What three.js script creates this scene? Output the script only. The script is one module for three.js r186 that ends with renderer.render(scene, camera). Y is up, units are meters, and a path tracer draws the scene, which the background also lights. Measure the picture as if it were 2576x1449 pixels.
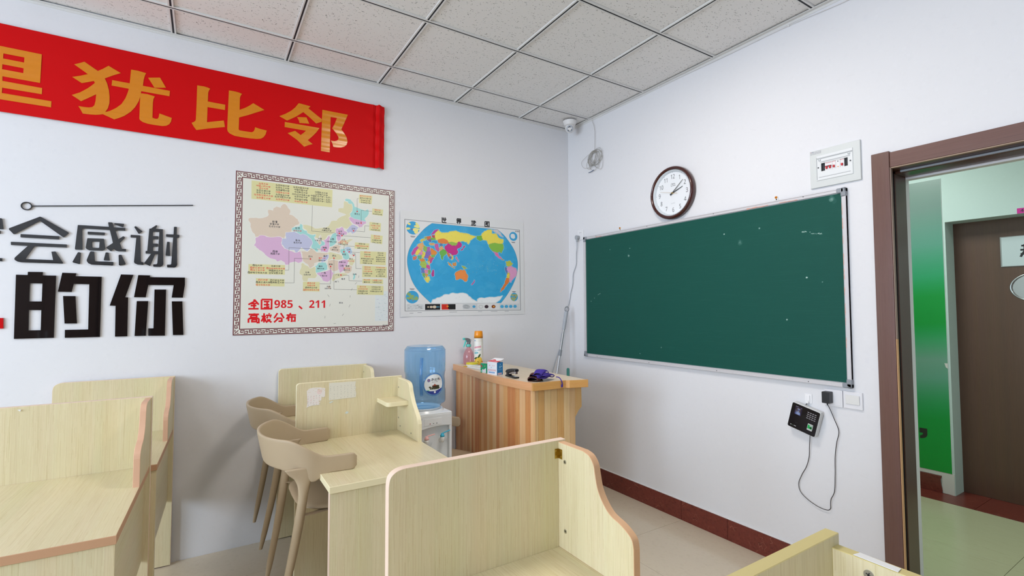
import * as THREE from 'three';
import { RoundedBoxGeometry } from 'three/addons/geometries/RoundedBoxGeometry.js';
import { mergeGeometries } from 'three/addons/utils/BufferGeometryUtils.js';
import { RectAreaLightUniformsLib } from 'three/addons/lights/RectAreaLightUniformsLib.js';

// ---------------------------------------------------------------- camera, sky, exposure, large lights
// Room: the right wall is x = 0, the back wall is z = 0, the classroom lies at x < 0, z > 0; y is up.
const scene = new THREE.Scene();
const camera = new THREE.PerspectiveCamera(61.068, 2576 / 1449, 0.05, 60);
camera.rotation.order = 'YXZ';
camera.position.set(-2.7446, 1.4182, 3.3998);
camera.rotation.set(0.0421, -0.5626, -0.0036);
const renderer = new THREE.WebGLRenderer({ antialias: true });
renderer.toneMapping = THREE.LinearToneMapping;
renderer.toneMappingExposure = 0.93;
renderer.shadowMap.enabled = true;
scene.background = new THREE.Color(0.78, 0.89, 1.0);
scene.backgroundIntensity = 3.0;
RectAreaLightUniformsLib.init();
const H = 3.027, ROOM_X = -6.6, ROOM_Z = 6.6;
const WINDOW_POWER = 13;
const WINDOWS = [[1.2, 2.8], [3.2, 4.8]], SILL = 0.95, LINTEL = 2.55;
function areaLight(name, color, intensity, w, h, pos, target) {
  const l = new THREE.RectAreaLight(color, intensity, w, h);
  l.name = name; l.position.set(...pos); l.lookAt(...target); scene.add(l);
  return l;
}
for (const [a, b] of WINDOWS) {   // daylight entering each window, just inside its panes
  areaLight('window_daylight', new THREE.Color(0.70, 0.83, 1.0), WINDOW_POWER, b - a - 0.1, LINTEL - SILL - 0.1, [ROOM_X + 0.03, (SILL + LINTEL) / 2, (a + b) / 2], [0, (SILL + LINTEL) / 2 - 0.3, (a + b) / 2]);
}
const PANEL_LAMPS = [[-1.424, 1.804, 'over the aisle below the chalkboard'], [-5.024, 4.204, 'nearer the windows']], PANEL_POWER = 27;
const CORRIDOR_POWER = 25;

// ---------------------------------------------------------------- helpers
let seed = 7;
const rnd = () => { seed = (seed * 1664525 + 1013904223) >>> 0; return seed / 4294967296; };
const rr = (a, b) => a + (b - a) * rnd();
const used = {};
function numbered(n) { const k = used[n] = (used[n] ?? -1) + 1; return k ? n + '_' + String(k).padStart(3, '0') : n; }
function part(name, geo, mat, parent, label) {
  const m = new THREE.Mesh(geo, mat); m.name = numbered(name); m.castShadow = m.receiveShadow = true;
  if (label) m.userData.label = label;
  parent.add(m); return m;
}
function thing(name, label, category, pos = [0, 0, 0], turn = 0, group) {
  const o = new THREE.Group(); o.name = numbered(name); o.position.set(...pos); o.rotation.y = turn;
  o.userData = { label, category }; if (group) o.userData.group = group;
  scene.add(o); return o;
}
function solo(name, geo, mat, label, category, group) {
  const m = part(name, geo, mat, scene); m.userData = { label, category }; if (group) m.userData.group = group; return m;
}
function struct(name) { const o = new THREE.Group(); o.name = name; o.userData = { kind: 'structure' }; scene.add(o); return o; }
function copyOf(o, label, pos, turn) {
  const c = o.clone(); c.name = numbered(o.name.replace(/_\d{3}$/, '')); c.userData = { ...o.userData, label };
  if (pos) c.position.set(...pos); if (turn !== undefined) c.rotation.y = turn;
  scene.add(c); return c;
}
const RIGHT = -Math.PI / 2;   // turn for things on a wall that faces -x: their own x runs along world z
// texture coordinates in metres from the dominant axis; grain runs along v
function metric(g, grain = 'y', ox = 0, oy = 0) {
  g = g.index ? g.toNonIndexed() : g;
  const p = g.attributes.position, uv = new Float32Array(p.count * 2), a = new THREE.Vector3(), b = new THREE.Vector3(), c = new THREE.Vector3();
  for (let i = 0; i < p.count; i += 3) {
    a.fromBufferAttribute(p, i); b.fromBufferAttribute(p, i + 1).sub(a); c.fromBufferAttribute(p, i + 2).sub(a);
    const n = b.cross(c), ax = Math.abs(n.x), ay = Math.abs(n.y), az = Math.abs(n.z);
    let axes = ax >= ay && ax >= az ? ['z', 'y'] : ay >= az ? ['x', 'z'] : ['x', 'y'];
    if (axes[0] === grain) axes = [axes[1], axes[0]];
    for (let k = 0; k < 3; k++) { a.fromBufferAttribute(p, i + k); uv[(i + k) * 2] = a[axes[0]] + ox; uv[(i + k) * 2 + 1] = a[axes[1]] + oy; }
  }
  g.setAttribute('uv', new THREE.BufferAttribute(uv, 2));
  return g;
}
function bx(w, h, d, x = 0, y = 0, z = 0, r = 0.0015, seg = 1) {
  const g = new RoundedBoxGeometry(w, h, d, seg, Math.min(r, w / 2.1, h / 2.1, d / 2.1)); g.translate(x, y, z); return g;
}
const span = (x0, x1, y0, y1, z0, z1, r, seg) => bx(x1 - x0, y1 - y0, z1 - z0, (x0 + x1) / 2, (y0 + y1) / 2, (z0 + z1) / 2, r, seg);
function shapeOf(flat) { const s = new THREE.Shape(); for (let i = 0; i < flat.length; i += 2) i ? s.lineTo(flat[i], flat[i + 1]) : s.moveTo(flat[0], flat[1]); s.closePath(); return s; }
function extrude(shape, depth, bevel = 0.001) {
  const g = new THREE.ExtrudeGeometry(shape, { depth: depth - 2 * bevel, bevelEnabled: bevel > 0, bevelSize: bevel, bevelOffset: -bevel, bevelThickness: bevel, bevelSegments: 1, curveSegments: 14 });
  g.translate(0, 0, bevel); return g;
}
// a board cut in the (z, y) plane, reaching from x0 to x1
function boardX(shape, x0, x1, bevel) { const g = extrude(shape, x1 - x0, bevel); g.rotateY(-Math.PI / 2); g.translate(x1, 0, 0); return g; }
// a board cut in the (x, z) plane, reaching from y0 to y1
function boardY(shape, y0, y1, bevel) { const g = extrude(shape, y1 - y0, bevel); g.rotateX(Math.PI / 2); g.translate(0, y1, 0); return g; }
function merged(list) { const l = list.map((g) => { const q = g.index ? g.toNonIndexed() : g.clone(); for (const k of Object.keys(q.attributes)) if (!['position', 'normal', 'uv'].includes(k)) q.deleteAttribute(k); q.clearGroups(); return q; }); return mergeGeometries(l); }
function tube(points, r, closed = false, seg = 0, radial = 8) {
  const c = new THREE.CatmullRomCurve3(points.map((p) => new THREE.Vector3(...p)), closed, 'centripetal');
  return new THREE.TubeGeometry(c, seg || points.length * 8, r, radial, closed);
}
function cyl(r0, r1, h, x, y, z, seg = 24) { const g = new THREE.CylinderGeometry(r0, r1, h, seg); g.translate(x, y, z); return g; }
function lathe(profile, seg = 48) { return new THREE.LatheGeometry(profile.map(([r, y]) => new THREE.Vector2(r, y)), seg); }

// ---------------------------------------------------------------- textures
function canvas(w, h, draw) { const c = document.createElement('canvas'); c.width = w; c.height = h; draw(c.getContext('2d'), w, h); return c; }
function texture(c, { repeat, srgb = true, clamp = false } = {}) {
  const t = new THREE.CanvasTexture(c); t.colorSpace = srgb ? THREE.SRGBColorSpace : THREE.NoColorSpace;
  t.wrapS = t.wrapT = clamp ? THREE.ClampToEdgeWrapping : THREE.RepeatWrapping; t.magFilter = THREE.LinearFilter; t.anisotropy = 8;
  if (repeat) t.repeat.set(...repeat); return t;
}
function std(color, roughness = 0.6, extra = {}) { return new THREE.MeshStandardMaterial({ color, roughness, ...extra }); }
function phys(color, roughness = 0.4, extra = {}) { return new THREE.MeshPhysicalMaterial({ color, roughness, ...extra }); }

// strokes of simple glyphs on a ten by ten grid: pairs of digits are points, @Xabcd places glyph X in the box a,b - c,d
const GLYPHS = {};
`大 0393 504409 5499|学 1012 4052 9072 0503 0393 9395 2575 7556 5659 5939 0696|北 3039 0333 0936 6069 6993 6999 9997|京 5051 0191 2383862623 565949 3819 7899
中 0292960602 5059|国 0090990900 2272 2575 2878 5258 6777|人 504409 5499|民 00808404 0009 0936 0484 5099|氵 1142 0434 1955|青 1181 2373 0494 5054 2926868999 2878|清 @氵0039 @青3099
华 3004 1315 6065 6595 0797 5559|交 5051 0292 3315 6384 7609 2699|甬 207052 1319 139399 1696 5359|通 1122 0424 2427 0999 @甬3097|工 1181 5159 0999|业 3038 6068 0336 9367 0999
舟 5031 212918 218189 0595 5254 5657|亢 5051 0292 343619 34747899|航 @舟0049 @亢5099|空 5051 0402 0292 9294 3315 6385 2777 5759 0999|天 1181 0494 514409 5499|王 0090 0494 0999 5059
里 1080851510 1383 5059 1777 0999|理 @王0049 @里4099|禾 7021 0393 5059 5306 5396|斗 1122 1325 0696 7079|科 @禾0049 @斗5099|扌 0292 505939 0693|支 0292 5054 1484 8409 2599|技 @扌0039 @支4099
化 3003 2129 5059 5999 9997 9355|由 0393990903 5059 0696|阝 0009 0090 9054 5496 9626|邮 @由0059 @阝6099|电 0191960601 5058 5899 0494|农 0393 5008 3539 3956 4599 9255|木 0393 5059 5308 5398|林 @木0049 @木5099
医 0090 0009 0999 3013 2272 1484 5254 5427 5478|艹 0595 3039 6069|纟 5013 1353 5307 0999|勺 3004 22929878 4466|约 @纟0049 @勺5099|药 @艹0092 @约0399|师 0105 3037 3719 4191 4347 4393 9397 6169
氾 4181 8185 4149 4999 9997 @氵0039|范 @艹0092 @氾0399|外 3005 2252 5209 2445 7079 7397|讠 2041 0333 3338 3856|吾 0090 4035 1373 7375 0595 1787 8799 9919 1917|语 @讠0039 @吾4099
亻 7004 4449|专 1181 0393 4026 2676 7648 3869|传 @亻0039 @专3099|女 4017 1789 8009 0393|某 0191 2024 7074 2272 2474 0595 5459 5609 5699|媒 @女0049 @某4099|央 1216 8286 1282 5055 0696 5609 5699
贝 1016 8086 1080 4046 4609 5699|才 0393 606949 6308|财 @贝0049 @才4099|圣 1080 8005 2084 1676 4659 0999|经 @纟0049 @圣4099|又 01818109 2399|寸 0393 707949 2547|对 @又0049 @寸5099
齐 5051 0292 7205 2295 3519 6569|济 @氵0039 @齐3099|贸 3002 0204 2044 509084 @贝2499|易 2080842420 2282 2607 16868999 4609 6649|本 0292 5059 5206 5296 3777|体 @亻0039 @本3099
育 5051 0292 4214 1484 2529 2575 7579 2777|音 4051 1181 3133 7163 0494 26868929 2926 2888|乐 8011 1105 0595 515939 2708 7798|完 5051 0302 0292 2484 0696 3609 66699997|院 @阝0039 @完3099
方 5051 0292 4209 4484 848969|矢 3012 2282 0595 5255 5509 5599|族 @方0049 @矢4099|正 0090 5059 5595 1419 0999|攵 3004 2292 7309 2499|政 @正0049 @攵4099|去 1181 5054 0494 4417 1789 6689|法 @氵0039 @去3099
力 0292 929879 5009|石 0090 4006 24848929 2924|广 5051 0191 0105 0509|矿 @石0049 @广5099|（ 705353567 5679|） 204343462 4629|油 @氵0039 @由3099|土 1282 5059 0999|也 0391 9195 2029 2999 9997 5057
地 @土0049 @也4099|质 8010 1009 1292 5053 @贝2499|口 0090990900|合 5005 5095 2474 @口2699|哈 @口0239 @合3099|尔 3004 1292 9274 505949 2407 7498|宾 5051 0302 0292 9293 34733437 3767 0797 3809 6799
滨 @氵0039 @宾3099|呈 1080831310 0595 1777 0999 5559|程 @禾0049 @呈4099|东 0191 4016 1696 535949 2708 7798|吉 0191 5054 1484 @口1699|延 0141 1444 4409 1799 8041 6166 6393 4346 4696
边 1122 0424 2427 0999 33938776 6036|辽 1122 0424 2427 0999 3191 9165 6568|宁 5051 0402 0292 9294 1585 555949|连 1122 0424 2427 0999 3292 6035 3595 6268|每 2003 2292 3428 34848969 0696|海 @氵0039 @每3099
事 0191 2272742422 1686 0797 505949|南 1181 5053 1319 139399 3345 2575 2777 5559|开 1181 0494 3134 3409 6169|聿 1181 8185 0393 1585 0797 5059|津 @氵0039 @聿3099|可 0090 808969 @口1357|河 @氵0039 @可3099
安 5051 0402 0292 9294 4317 1789 7309 0595|彳 5003 6305 4549|徽 @彳0029 3050 3033 5053 3353 3555 45493757 @攵6099|术 0393 5059 5308 5398 7071|学 1012 4052 9072 0503 0393 9395 2575 7556 5659 5939 0696
月 1080 1016 1609 808969 1383 1676|巴 00808404 0009 0999 9997 4044|肥 @月0049 @巴4099|苏 @艹0092 048488 8868 4309 1607 9698|州 2019 5059 8089 0306 3335 6365|江 @氵0039 @工3099
复 2002 1181 2272742422 3606 2676 7609 3699|旦 2080862620 2383 0999|同 0009 0090 909979 2272 @口2577|上 5059 5484 0999|竹 2004 1141 6055 6191|第 @竹0093 14848616 1618 1898 5459 5309|二 1282 0898
军 0003 0090 9093 2373 4326 2686 0797 5559|暨 1014 1050 5054 5414 1252 6090 7074 7409 @旦1599|武 1151 0393 2529 3439 3555 0958 6068 6899 8091|汉 @氵0039 @又3099|古 0292 5055 @口1599|湖 @氵0029 @古2059 @月5099
防 @阝0039 @方3099|西 0090 0299 0292 9299 0999 0209 3035 3516 6065 6585|子 1181 8154 555939 0595|长 2029 3957 8034 0595 5599|夹 1181 2234 8264 0595 5055 5509 5599|陕 @阝0039 @夹3099
四 0191990901 313516 616585|川 2026 2609 5058 8089|亲 5051 0191 3133 6163 0494 0696 5459 5608 5698|斤 9010 1016 1609 1494 6469|新 @亲0049 @斤5099|弓 0080838303 0306 0696 968969|田 0090990900 5059 0595
疆 @弓0039 4090 @田5184 4595 @田5688 4999|甘 0292 2029 7079 2979 2676|肃 1181 8184 0393 5059 2629 2607 7679 9698|兰 2032 7052 1484 1383 2676 0999|藏 @艹0092 1393 1309 3565 3539 3969 3767 6039 7289 9269
内 0209 0292 929979 5054 5417 5477|蒙 @艹0092 0305 0393 9395 2474 0595 4509 5659 4507 6699|黑 1080841410 5058 1686 0797 0819 3839 6869 8899|龙 0393 4035 3509 5358 5899 9997 9265 7071|山 5058 0308 0898 9398
原 0090 0006 0609 5051 2272762622 2474 565949 3728 7788|太 0393 504409 5499 4759|夏 0090 4042 2272762622 2474 3607 2777 7709 3899|关 2031 7061 1282 0595 5255 5509 5599|郑 @关0059 @阝6099
重 7011 0292 1484871714 1585 5059 0898|庆 @广0099 3393 6044 4409 5599|浙 @氵0029 @扌2059 @斤5099|日 0090990900 0494|昌 2080842420 2282 @日1599|礻 4051 0383 8206 5459 6576|畐 0090 1282841412 @田0599
福 @礻0039 @畐3099|建 0141 1444 4409 1799 4181 8185 3393 4585 3797 6068|厦 0090 0009 @夏1299|门 1021 0209 319199|贵 1181831311 5054 0494 @贝1599|云 1181 0494 4418 1888 6699|香 7021 0393 5055 5306 5396 @日2699
巷 3035 6065 0292 0595 2585 2777 2729 2999|港 @氵0039 @巷3099|奥 1281 1215 8285 3373 5255 2444 0696 5609 5699|澳 @氵0029 @奥3099|台 4014 1484 6285 @口1599|湾 @氵0029 5051 2292 4244 6264 @弓3499
者 1171 4044 0494 9009 @日2599|诸 @讠0029 @者3099|岛 4021 2126 2181 8184 2696 9689 5062 0709 0757 5759|广 5051 0191 0105 0509|贵 1181831311 5054 0494 @贝1599|全 505205 5095 2474 2676 0999 5459
高 5051 0191 2272742422 0509 0595 959979 3676783836|校 @木0049 @交4099|分 3005 6095 2575 757848 4509|布 0292 4006 2428 24848868 5359|、 3759|世 0393 1019 1999 4046 4676 7076|界 @田1084 5407 5596 3629 6569
图 0090990900 4025 3272 7226 3377 5657 4758|孝 1171 4044 0494 8009 2676 7657 575939 0797|教 @孝0059 @攵5099|足 0070733303 0303 3336 0609 3666 0979|趵 1050531310 3339 1519 3555 0858 @勺5099|突 5051 0402 0292 9294 3315 6374 0797 5509 5799 7273
白 4021 1080 1019 808919 1989 1484|泉 4021 1080841410 1282 54593 2609 7099 1747|气 3004 1181 2373 047499|剂 @齐0059 7076 908979|控 @扌0039 @空3099|康 5051 0191 0109 2373 1585 7379 4548 2777|丝 3013 1343 4318 7053 5383 8358 0999`
  .split(/[|\n]/).forEach((e) => { const [k, ...s] = e.trim().split(' '); GLYPHS[k] = s; });
function glyph(c, ch, x, y, w, h) {
  for (const s of GLYPHS[ch] ?? []) {
    if (s[0] === '@') { const [a, b, p, q] = [...s.slice(2)].map(Number); glyph(c, s[1], x + w * a / 9, y + h * b / 9, w * (p - a) / 9, h * (q - b) / 9); continue; }
    c.beginPath();
    for (let i = 0; i + 1 < s.length; i += 2) { const px = x + w * s[i] / 9, py = y + h * s[i + 1] / 9; i ? c.lineTo(px, py) : c.moveTo(px, py); }
    c.stroke();
  }
}
function chinese(c, text, cx, cy, size, color, weight = 0.11, gap = 1.06) {   // centred line of characters
  c.strokeStyle = color; c.fillStyle = color; c.lineWidth = size * weight; c.lineCap = 'butt'; c.lineJoin = 'miter';
  const n = [...text].length; let x = cx - size * gap * n / 2 + size * (gap - 0.86) / 2;
  for (const ch of text) { glyph(c, ch, x, cy - size * 0.43, size * 0.86, size * 0.86); x += size * gap; }
}
function coast(p, amp) {   // one step of a ragged outline
  const q = []; for (let i = 0; i < p.length; i += 2) { const j = (i + 2) % p.length, dx = p[j] - p[i], dy = p[j + 1] - p[i + 1], k = rr(-amp, amp); q.push(p[i], p[i + 1], (p[i] + p[j]) / 2 - dy * k, (p[i + 1] + p[j + 1]) / 2 + dx * k); }
  return q;
}
function speckle(c, w, h, n, colors, s0, s1, alpha) { for (let i = 0; i < n; i++) { c.globalAlpha = alpha * rnd(); c.fillStyle = colors[Math.floor(rnd() * colors.length)]; const s = rr(s0, s1); c.fillRect(rnd() * w, rnd() * h, s, s * rr(0.5, 1.6)); } c.globalAlpha = 1; }
function woodCanvas(base, dark, light, n = 5200, w = 1024, h = 1024) {
  return canvas(w, h, (c) => {
    c.fillStyle = base; c.fillRect(0, 0, w, h);
    for (let i = 0; i < 60; i++) { c.globalAlpha = rr(0.01, 0.04); c.fillStyle = rnd() < 0.5 ? dark : light; const x = rnd() * w, s = rr(8, 70); c.fillRect(x, 0, s, h); if (x + s > w) c.fillRect(x - w, 0, s, h); }
    c.lineWidth = 1;
    for (let i = 0; i < n; i++) {
      const x = rnd() * w, y = rnd() * h, l = rr(20, 190), d = rr(-3, 3); c.globalAlpha = rr(0.03, 0.2); c.strokeStyle = rnd() < 0.62 ? dark : light; c.lineWidth = rr(0.6, 1.9);
      for (const oy of [0, -h]) { c.beginPath(); c.moveTo(x, y + oy); c.bezierCurveTo(x + d, y + oy + l * 0.3, x - d, y + oy + l * 0.7, x, y + oy + l); c.stroke(); }
    }
    c.globalAlpha = 1;
  });
}
const oakCanvas = woodCanvas('#d9cda8', '#a9925c', '#ece3c8');
const oakMap = texture(oakCanvas), oakBump = texture(oakCanvas, { srgb: false });
const M = {};
M.oak = std('#ffffff', 0.42, { map: oakMap, bumpMap: oakBump, bumpScale: 0.0003 });
M.oakTop = phys('#ffffff', 0.34, { clearcoat: 0.25, clearcoatRoughness: 0.25, map: oakMap, bumpMap: oakBump, bumpScale: 0.0002 });
M.edgePink = std('#e6cdb9', 0.5); M.edgeTan = std('#d3a880', 0.5); M.edgePale = std('#eadfb8', 0.5); M.edgeOrange = std('#dcb092', 0.5); M.edgeBrown = std('#c39875', 0.5); M.edgeYellow = std('#cfc083', 0.55);
const plasterCanvas = canvas(1024, 1024, (c, w, h) => { c.fillStyle = '#f8f8f8'; c.fillRect(0, 0, w, h); speckle(c, w, h, 9000, ['#f2f2f3', '#fcfcfc', '#f5f5f5'], 1, 9, 0.2); for (let i = 0; i < 26; i++) { c.globalAlpha = rr(0.03, 0.09); c.strokeStyle = '#b9b7b5'; c.lineWidth = rr(0.6, 1.6); const x = rnd() * w, y = rnd() * h; c.beginPath(); c.moveTo(x, y); c.lineTo(x + rr(-22, 22), y + rr(-16, 16)); c.stroke(); } c.globalAlpha = 1; });
M.plaster = std('#eaeaed', 0.85, { map: texture(plasterCanvas, { repeat: [0.5, 0.5] }), bumpMap: texture(plasterCanvas, { srgb: false, repeat: [0.5, 0.5] }), bumpScale: 0.001 });
const tileCanvas = canvas(1024, 1024, (c, w, h) => {
  c.fillStyle = '#eceae8'; c.fillRect(0, 0, w, h); speckle(c, w, h, 6000, ['#e2e0de', '#f3f1ef'], 1, 6, 0.3);
  for (let i = 0; i < 2300; i++) { const x = rnd() * w, y = rnd() * h, l = rr(2, 14) * (rnd() < 0.4 ? 1 : 0.4), a = rnd() < 0.6 ? rr(-0.4, 0.4) : rr(0, 3.2); c.globalAlpha = rr(0.45, 1); c.strokeStyle = '#4f4c49'; c.lineWidth = rr(1, 2.4); c.beginPath(); c.moveTo(x, y); c.lineTo(x + l * Math.cos(a), y + l * Math.sin(a)); c.stroke(); }
  c.globalAlpha = 1;
});
M.acoustic = std('#fafafa', 0.95, { map: texture(tileCanvas), bumpMap: texture(tileCanvas, { srgb: false }), bumpScale: 0.002 });
M.tee = std('#dddcda', 0.5); M.black = std('#16161a', 0.6); M.white = std('#e9e9e8', 0.4); M.whiteGloss = phys('#eceeee', 0.22); M.slot = std('#1b1d22', 0.7);
const porcelain = canvas(1024, 1024, (c, w, h) => { c.fillStyle = '#d9cfbd'; c.fillRect(0, 0, w, h); speckle(c, w, h, 5000, ['#c6baa5', '#d8cdba', '#cbbfab'], 2, 18, 0.2); });
M.porcelain = phys('#f6f2ec', 0.16, { map: texture(porcelain) });
const graniteCanvas = canvas(1024, 512, (c, w, h) => {
  c.fillStyle = '#6e2f26'; c.fillRect(0, 0, w, h); speckle(c, w, h, 5000, ['#5c241e', '#7d3a2e', '#4b1c18'], 2, 14, 0.4);
  for (let i = 0; i < 90; i++) { let x = rnd() * w, y = rnd() * h; c.globalAlpha = rr(0.25, 0.7); c.strokeStyle = '#c58a72'; c.lineWidth = rr(0.7, 1.8); c.beginPath(); c.moveTo(x, y); for (let k = 0; k < 4; k++) { x += rr(-22, 22); y += rr(-22, 22); c.lineTo(x, y); } c.stroke(); }
  c.globalAlpha = 1;
});
M.granite = phys('#ffffff', 0.25, { map: texture(graniteCanvas, { repeat: [1, 2] }) });
const walnutCanvas = woodCanvas('#6b4c44', '#4a302a', '#83645a', 4200);
M.walnut = phys('#ffffff', 0.3, { map: texture(walnutCanvas) });
M.doorWood = phys('#ffffff', 0.35, { map: texture(woodCanvas('#5a4133', '#3c281f', '#6d5242', 3000)) });
M.jambWood = phys('#c4ac96', 0.3, { map: texture(walnutCanvas) });
M.rawWood = std('#d9ab7c', 0.7);
M.metal = std('#c9cbce', 0.28, { metalness: 1 }); M.alu = std('#d8d9db', 0.35, { metalness: 0.9 }); M.brass = std('#b79a4a', 0.3, { metalness: 1 }); M.darkMetal = std('#4d4f53', 0.4, { metalness: 0.9 }); M.greyPlastic = std('#8d9299', 0.45);
M.pane = new THREE.MeshPhysicalMaterial({ color: '#ffffff', roughness: 0.02, transmission: 1, thickness: 0, ior: 1.5 });

// ---------------------------------------------------------------- outlines of lettering and printed maps
const BANNER_STROKES = {
  '里': [[[-3.6447,2.7413,-3.4796,2.7409,-3.4818,2.5896,-3.6205,2.5893,-3.6198,2.5663,-3.4736,2.5648,-3.474,2.5324,-3.6196,2.5317,-3.62,2.5042,-3.4365,2.5041,-3.4367,2.4716,-3.6369,2.471],[-3.6209,2.7069,-3.5439,2.7072,-3.5442,2.68,-3.6211,2.6802],[-3.6226,2.6509,-3.545,2.6504,-3.5454,2.6241,-3.6228,2.6245]],
    [[-3.6347,2.7413,-3.7998,2.7409,-3.7976,2.5896,-3.6589,2.5893,-3.6596,2.5663,-3.8058,2.5648,-3.8054,2.5324,-3.6598,2.5317,-3.6594,2.5042,-3.8429,2.5041,-3.8427,2.4716,-3.6425,2.471],[-3.6585,2.7069,-3.7355,2.7072,-3.7352,2.68,-3.6583,2.6802],[-3.6568,2.6509,-3.7344,2.6504,-3.734,2.6241,-3.6566,2.6245]]],
  '犹': [[[-3.3526,2.7224,-3.3305,2.7356,-3.3118,2.7479,-3.2555,2.7122,-3.2336,2.7303,-3.2116,2.7526,-3.158,2.7252,-3.1911,2.7042,-3.2257,2.6789,-3.2151,2.6528,-3.2069,2.6191,-3.2029,2.5817,-3.2031,2.546,-3.2086,2.5174,-3.2195,2.4932,-3.1989,2.5053,-3.1741,2.5264,-3.1514,2.5535,-3.135,2.5891,-3.1261,2.6218,-3.1212,2.6467,-3.196,2.6465,-3.1942,2.6773,-3.1181,2.6782,-3.114,2.7568,-3.0844,2.7584,-3.0466,2.7541,-3.0518,2.7386,-3.0568,2.7118,-3.0594,2.6786,-2.9349,2.6792,-2.9363,2.6474,-3.0658,2.646,-3.0679,2.6336,-3.0372,2.6358,-3.0037,2.6302,-3.0098,2.6152,-3.012,2.5919,-3.0123,2.5065,-3.0005,2.5027,-2.9892,2.5042,-2.9837,2.5153,-2.9812,2.5373,-2.953,2.5304,-2.9227,2.5232,-2.9257,2.5015,-2.9335,2.4841,-2.9472,2.4727,-2.9655,2.4671,-3.0019,2.466,-3.0335,2.4668,-3.0558,2.4721,-3.0682,2.4808,-3.0713,2.4886,-3.0705,2.6124,-3.0761,2.5858,-3.0907,2.5503,-3.1096,2.5196,-3.137,2.4902,-3.158,2.4747,-3.18,2.4611,-3.2291,2.4797,-3.2439,2.4739,-3.2602,2.4696,-3.2865,2.4667,-3.3116,2.4654,-3.3212,2.4861,-3.3305,2.5027,-3.3076,2.5024,-3.2875,2.5042,-3.2734,2.51,-3.2655,2.5212,-3.261,2.5465,-3.2593,2.5822,-3.2898,2.5561,-3.3199,2.531,-3.3582,2.5557,-3.3255,2.5773,-3.2961,2.6058,-3.2764,2.6295,-3.2661,2.6443,-3.2713,2.653,-3.2949,2.6406,-3.3198,2.6291,-3.3591,2.6531,-3.3278,2.6673,-3.2964,2.6845]],
    [[-3.0371,2.7304,-2.9825,2.7448,-2.9537,2.6929,-3.0066,2.6801]]],
  '比': [[[-2.8038,2.7436,-2.768,2.7452,-2.7503,2.7429,-2.7386,2.7385,-2.7444,2.7256,-2.7479,2.7114,-2.7487,2.6593,-2.659,2.6594,-2.66,2.6267,-2.7496,2.6253,-2.7507,2.5332,-2.6652,2.5609,-2.6581,2.5224,-2.71,2.5068,-2.7455,2.4961,-2.8022,2.4755,-2.8155,2.4933,-2.8272,2.5145,-2.8161,2.5212,-2.8087,2.5293,-2.8063,2.5398,-2.8048,2.6294]],
    [[-2.6416,2.7521,-2.609,2.7531,-2.5855,2.7512,-2.5712,2.7464,-2.5793,2.7321,-2.5825,2.7176,-2.5829,2.6448,-2.5555,2.6618,-2.5295,2.6827,-2.5094,2.7025,-2.4465,2.6731,-2.5023,2.6415,-2.5357,2.622,-2.5845,2.5966,-2.5855,2.5226,-2.5802,2.5168,-2.5483,2.5167,-2.5148,2.5177,-2.5052,2.5245,-2.4994,2.5367,-2.4967,2.5525,-2.4666,2.5473,-2.4315,2.5443,-2.4378,2.5179,-2.4486,2.4991,-2.4632,2.4872,-2.4851,2.4812,-2.5213,2.4778,-2.5689,2.4766,-2.6065,2.4778,-2.6322,2.4878,-2.6428,2.4979,-2.646,2.5108,-2.6441,2.6329]]],
  '邻': [[[-2.2474,2.7617,-2.1754,2.7564,-2.1882,2.7398,-2.1039,2.6845,-2.1043,2.6672,-2.1389,2.6486,-2.1793,2.6806,-2.2195,2.7078,-2.262,2.6691,-2.315,2.6322,-2.3608,2.6518,-2.3247,2.6746,-2.2913,2.7019,-2.2681,2.7287]],
    [[-2.2567,2.6674,-2.1996,2.6773,-2.1815,2.6385,-2.2412,2.6314,-2.2459,2.6493]],
    [[-2.3283,2.6209,-2.1179,2.6223,-2.1373,2.589,-2.1615,2.5579,-2.1895,2.527,-2.1586,2.5063,-2.185,2.4951,-2.2104,2.4796,-2.2547,2.5174,-2.3113,2.5507,-2.2668,2.5743,-2.2332,2.5532,-2.2156,2.5711,-2.2011,2.5879,-2.3296,2.5872]],
    [[-2.1011,2.7496,-1.9348,2.7507,-1.9575,2.6904,-1.9773,2.6409,-1.9567,2.6161,-1.9419,2.5931,-1.9352,2.5639,-1.9414,2.5415,-1.9558,2.5253,-1.9789,2.5152,-2.0047,2.5112,-2.0283,2.511,-2.0334,2.531,-2.0449,2.5514,-2.0222,2.551,-2.0052,2.5572,-1.9967,2.5678,-1.9954,2.5831,-2.0057,2.6022,-2.0368,2.6359,-2.0207,2.6716,-2.0069,2.713,-2.0476,2.7111,-2.0511,2.4697,-2.1069,2.47]]],
};
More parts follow.
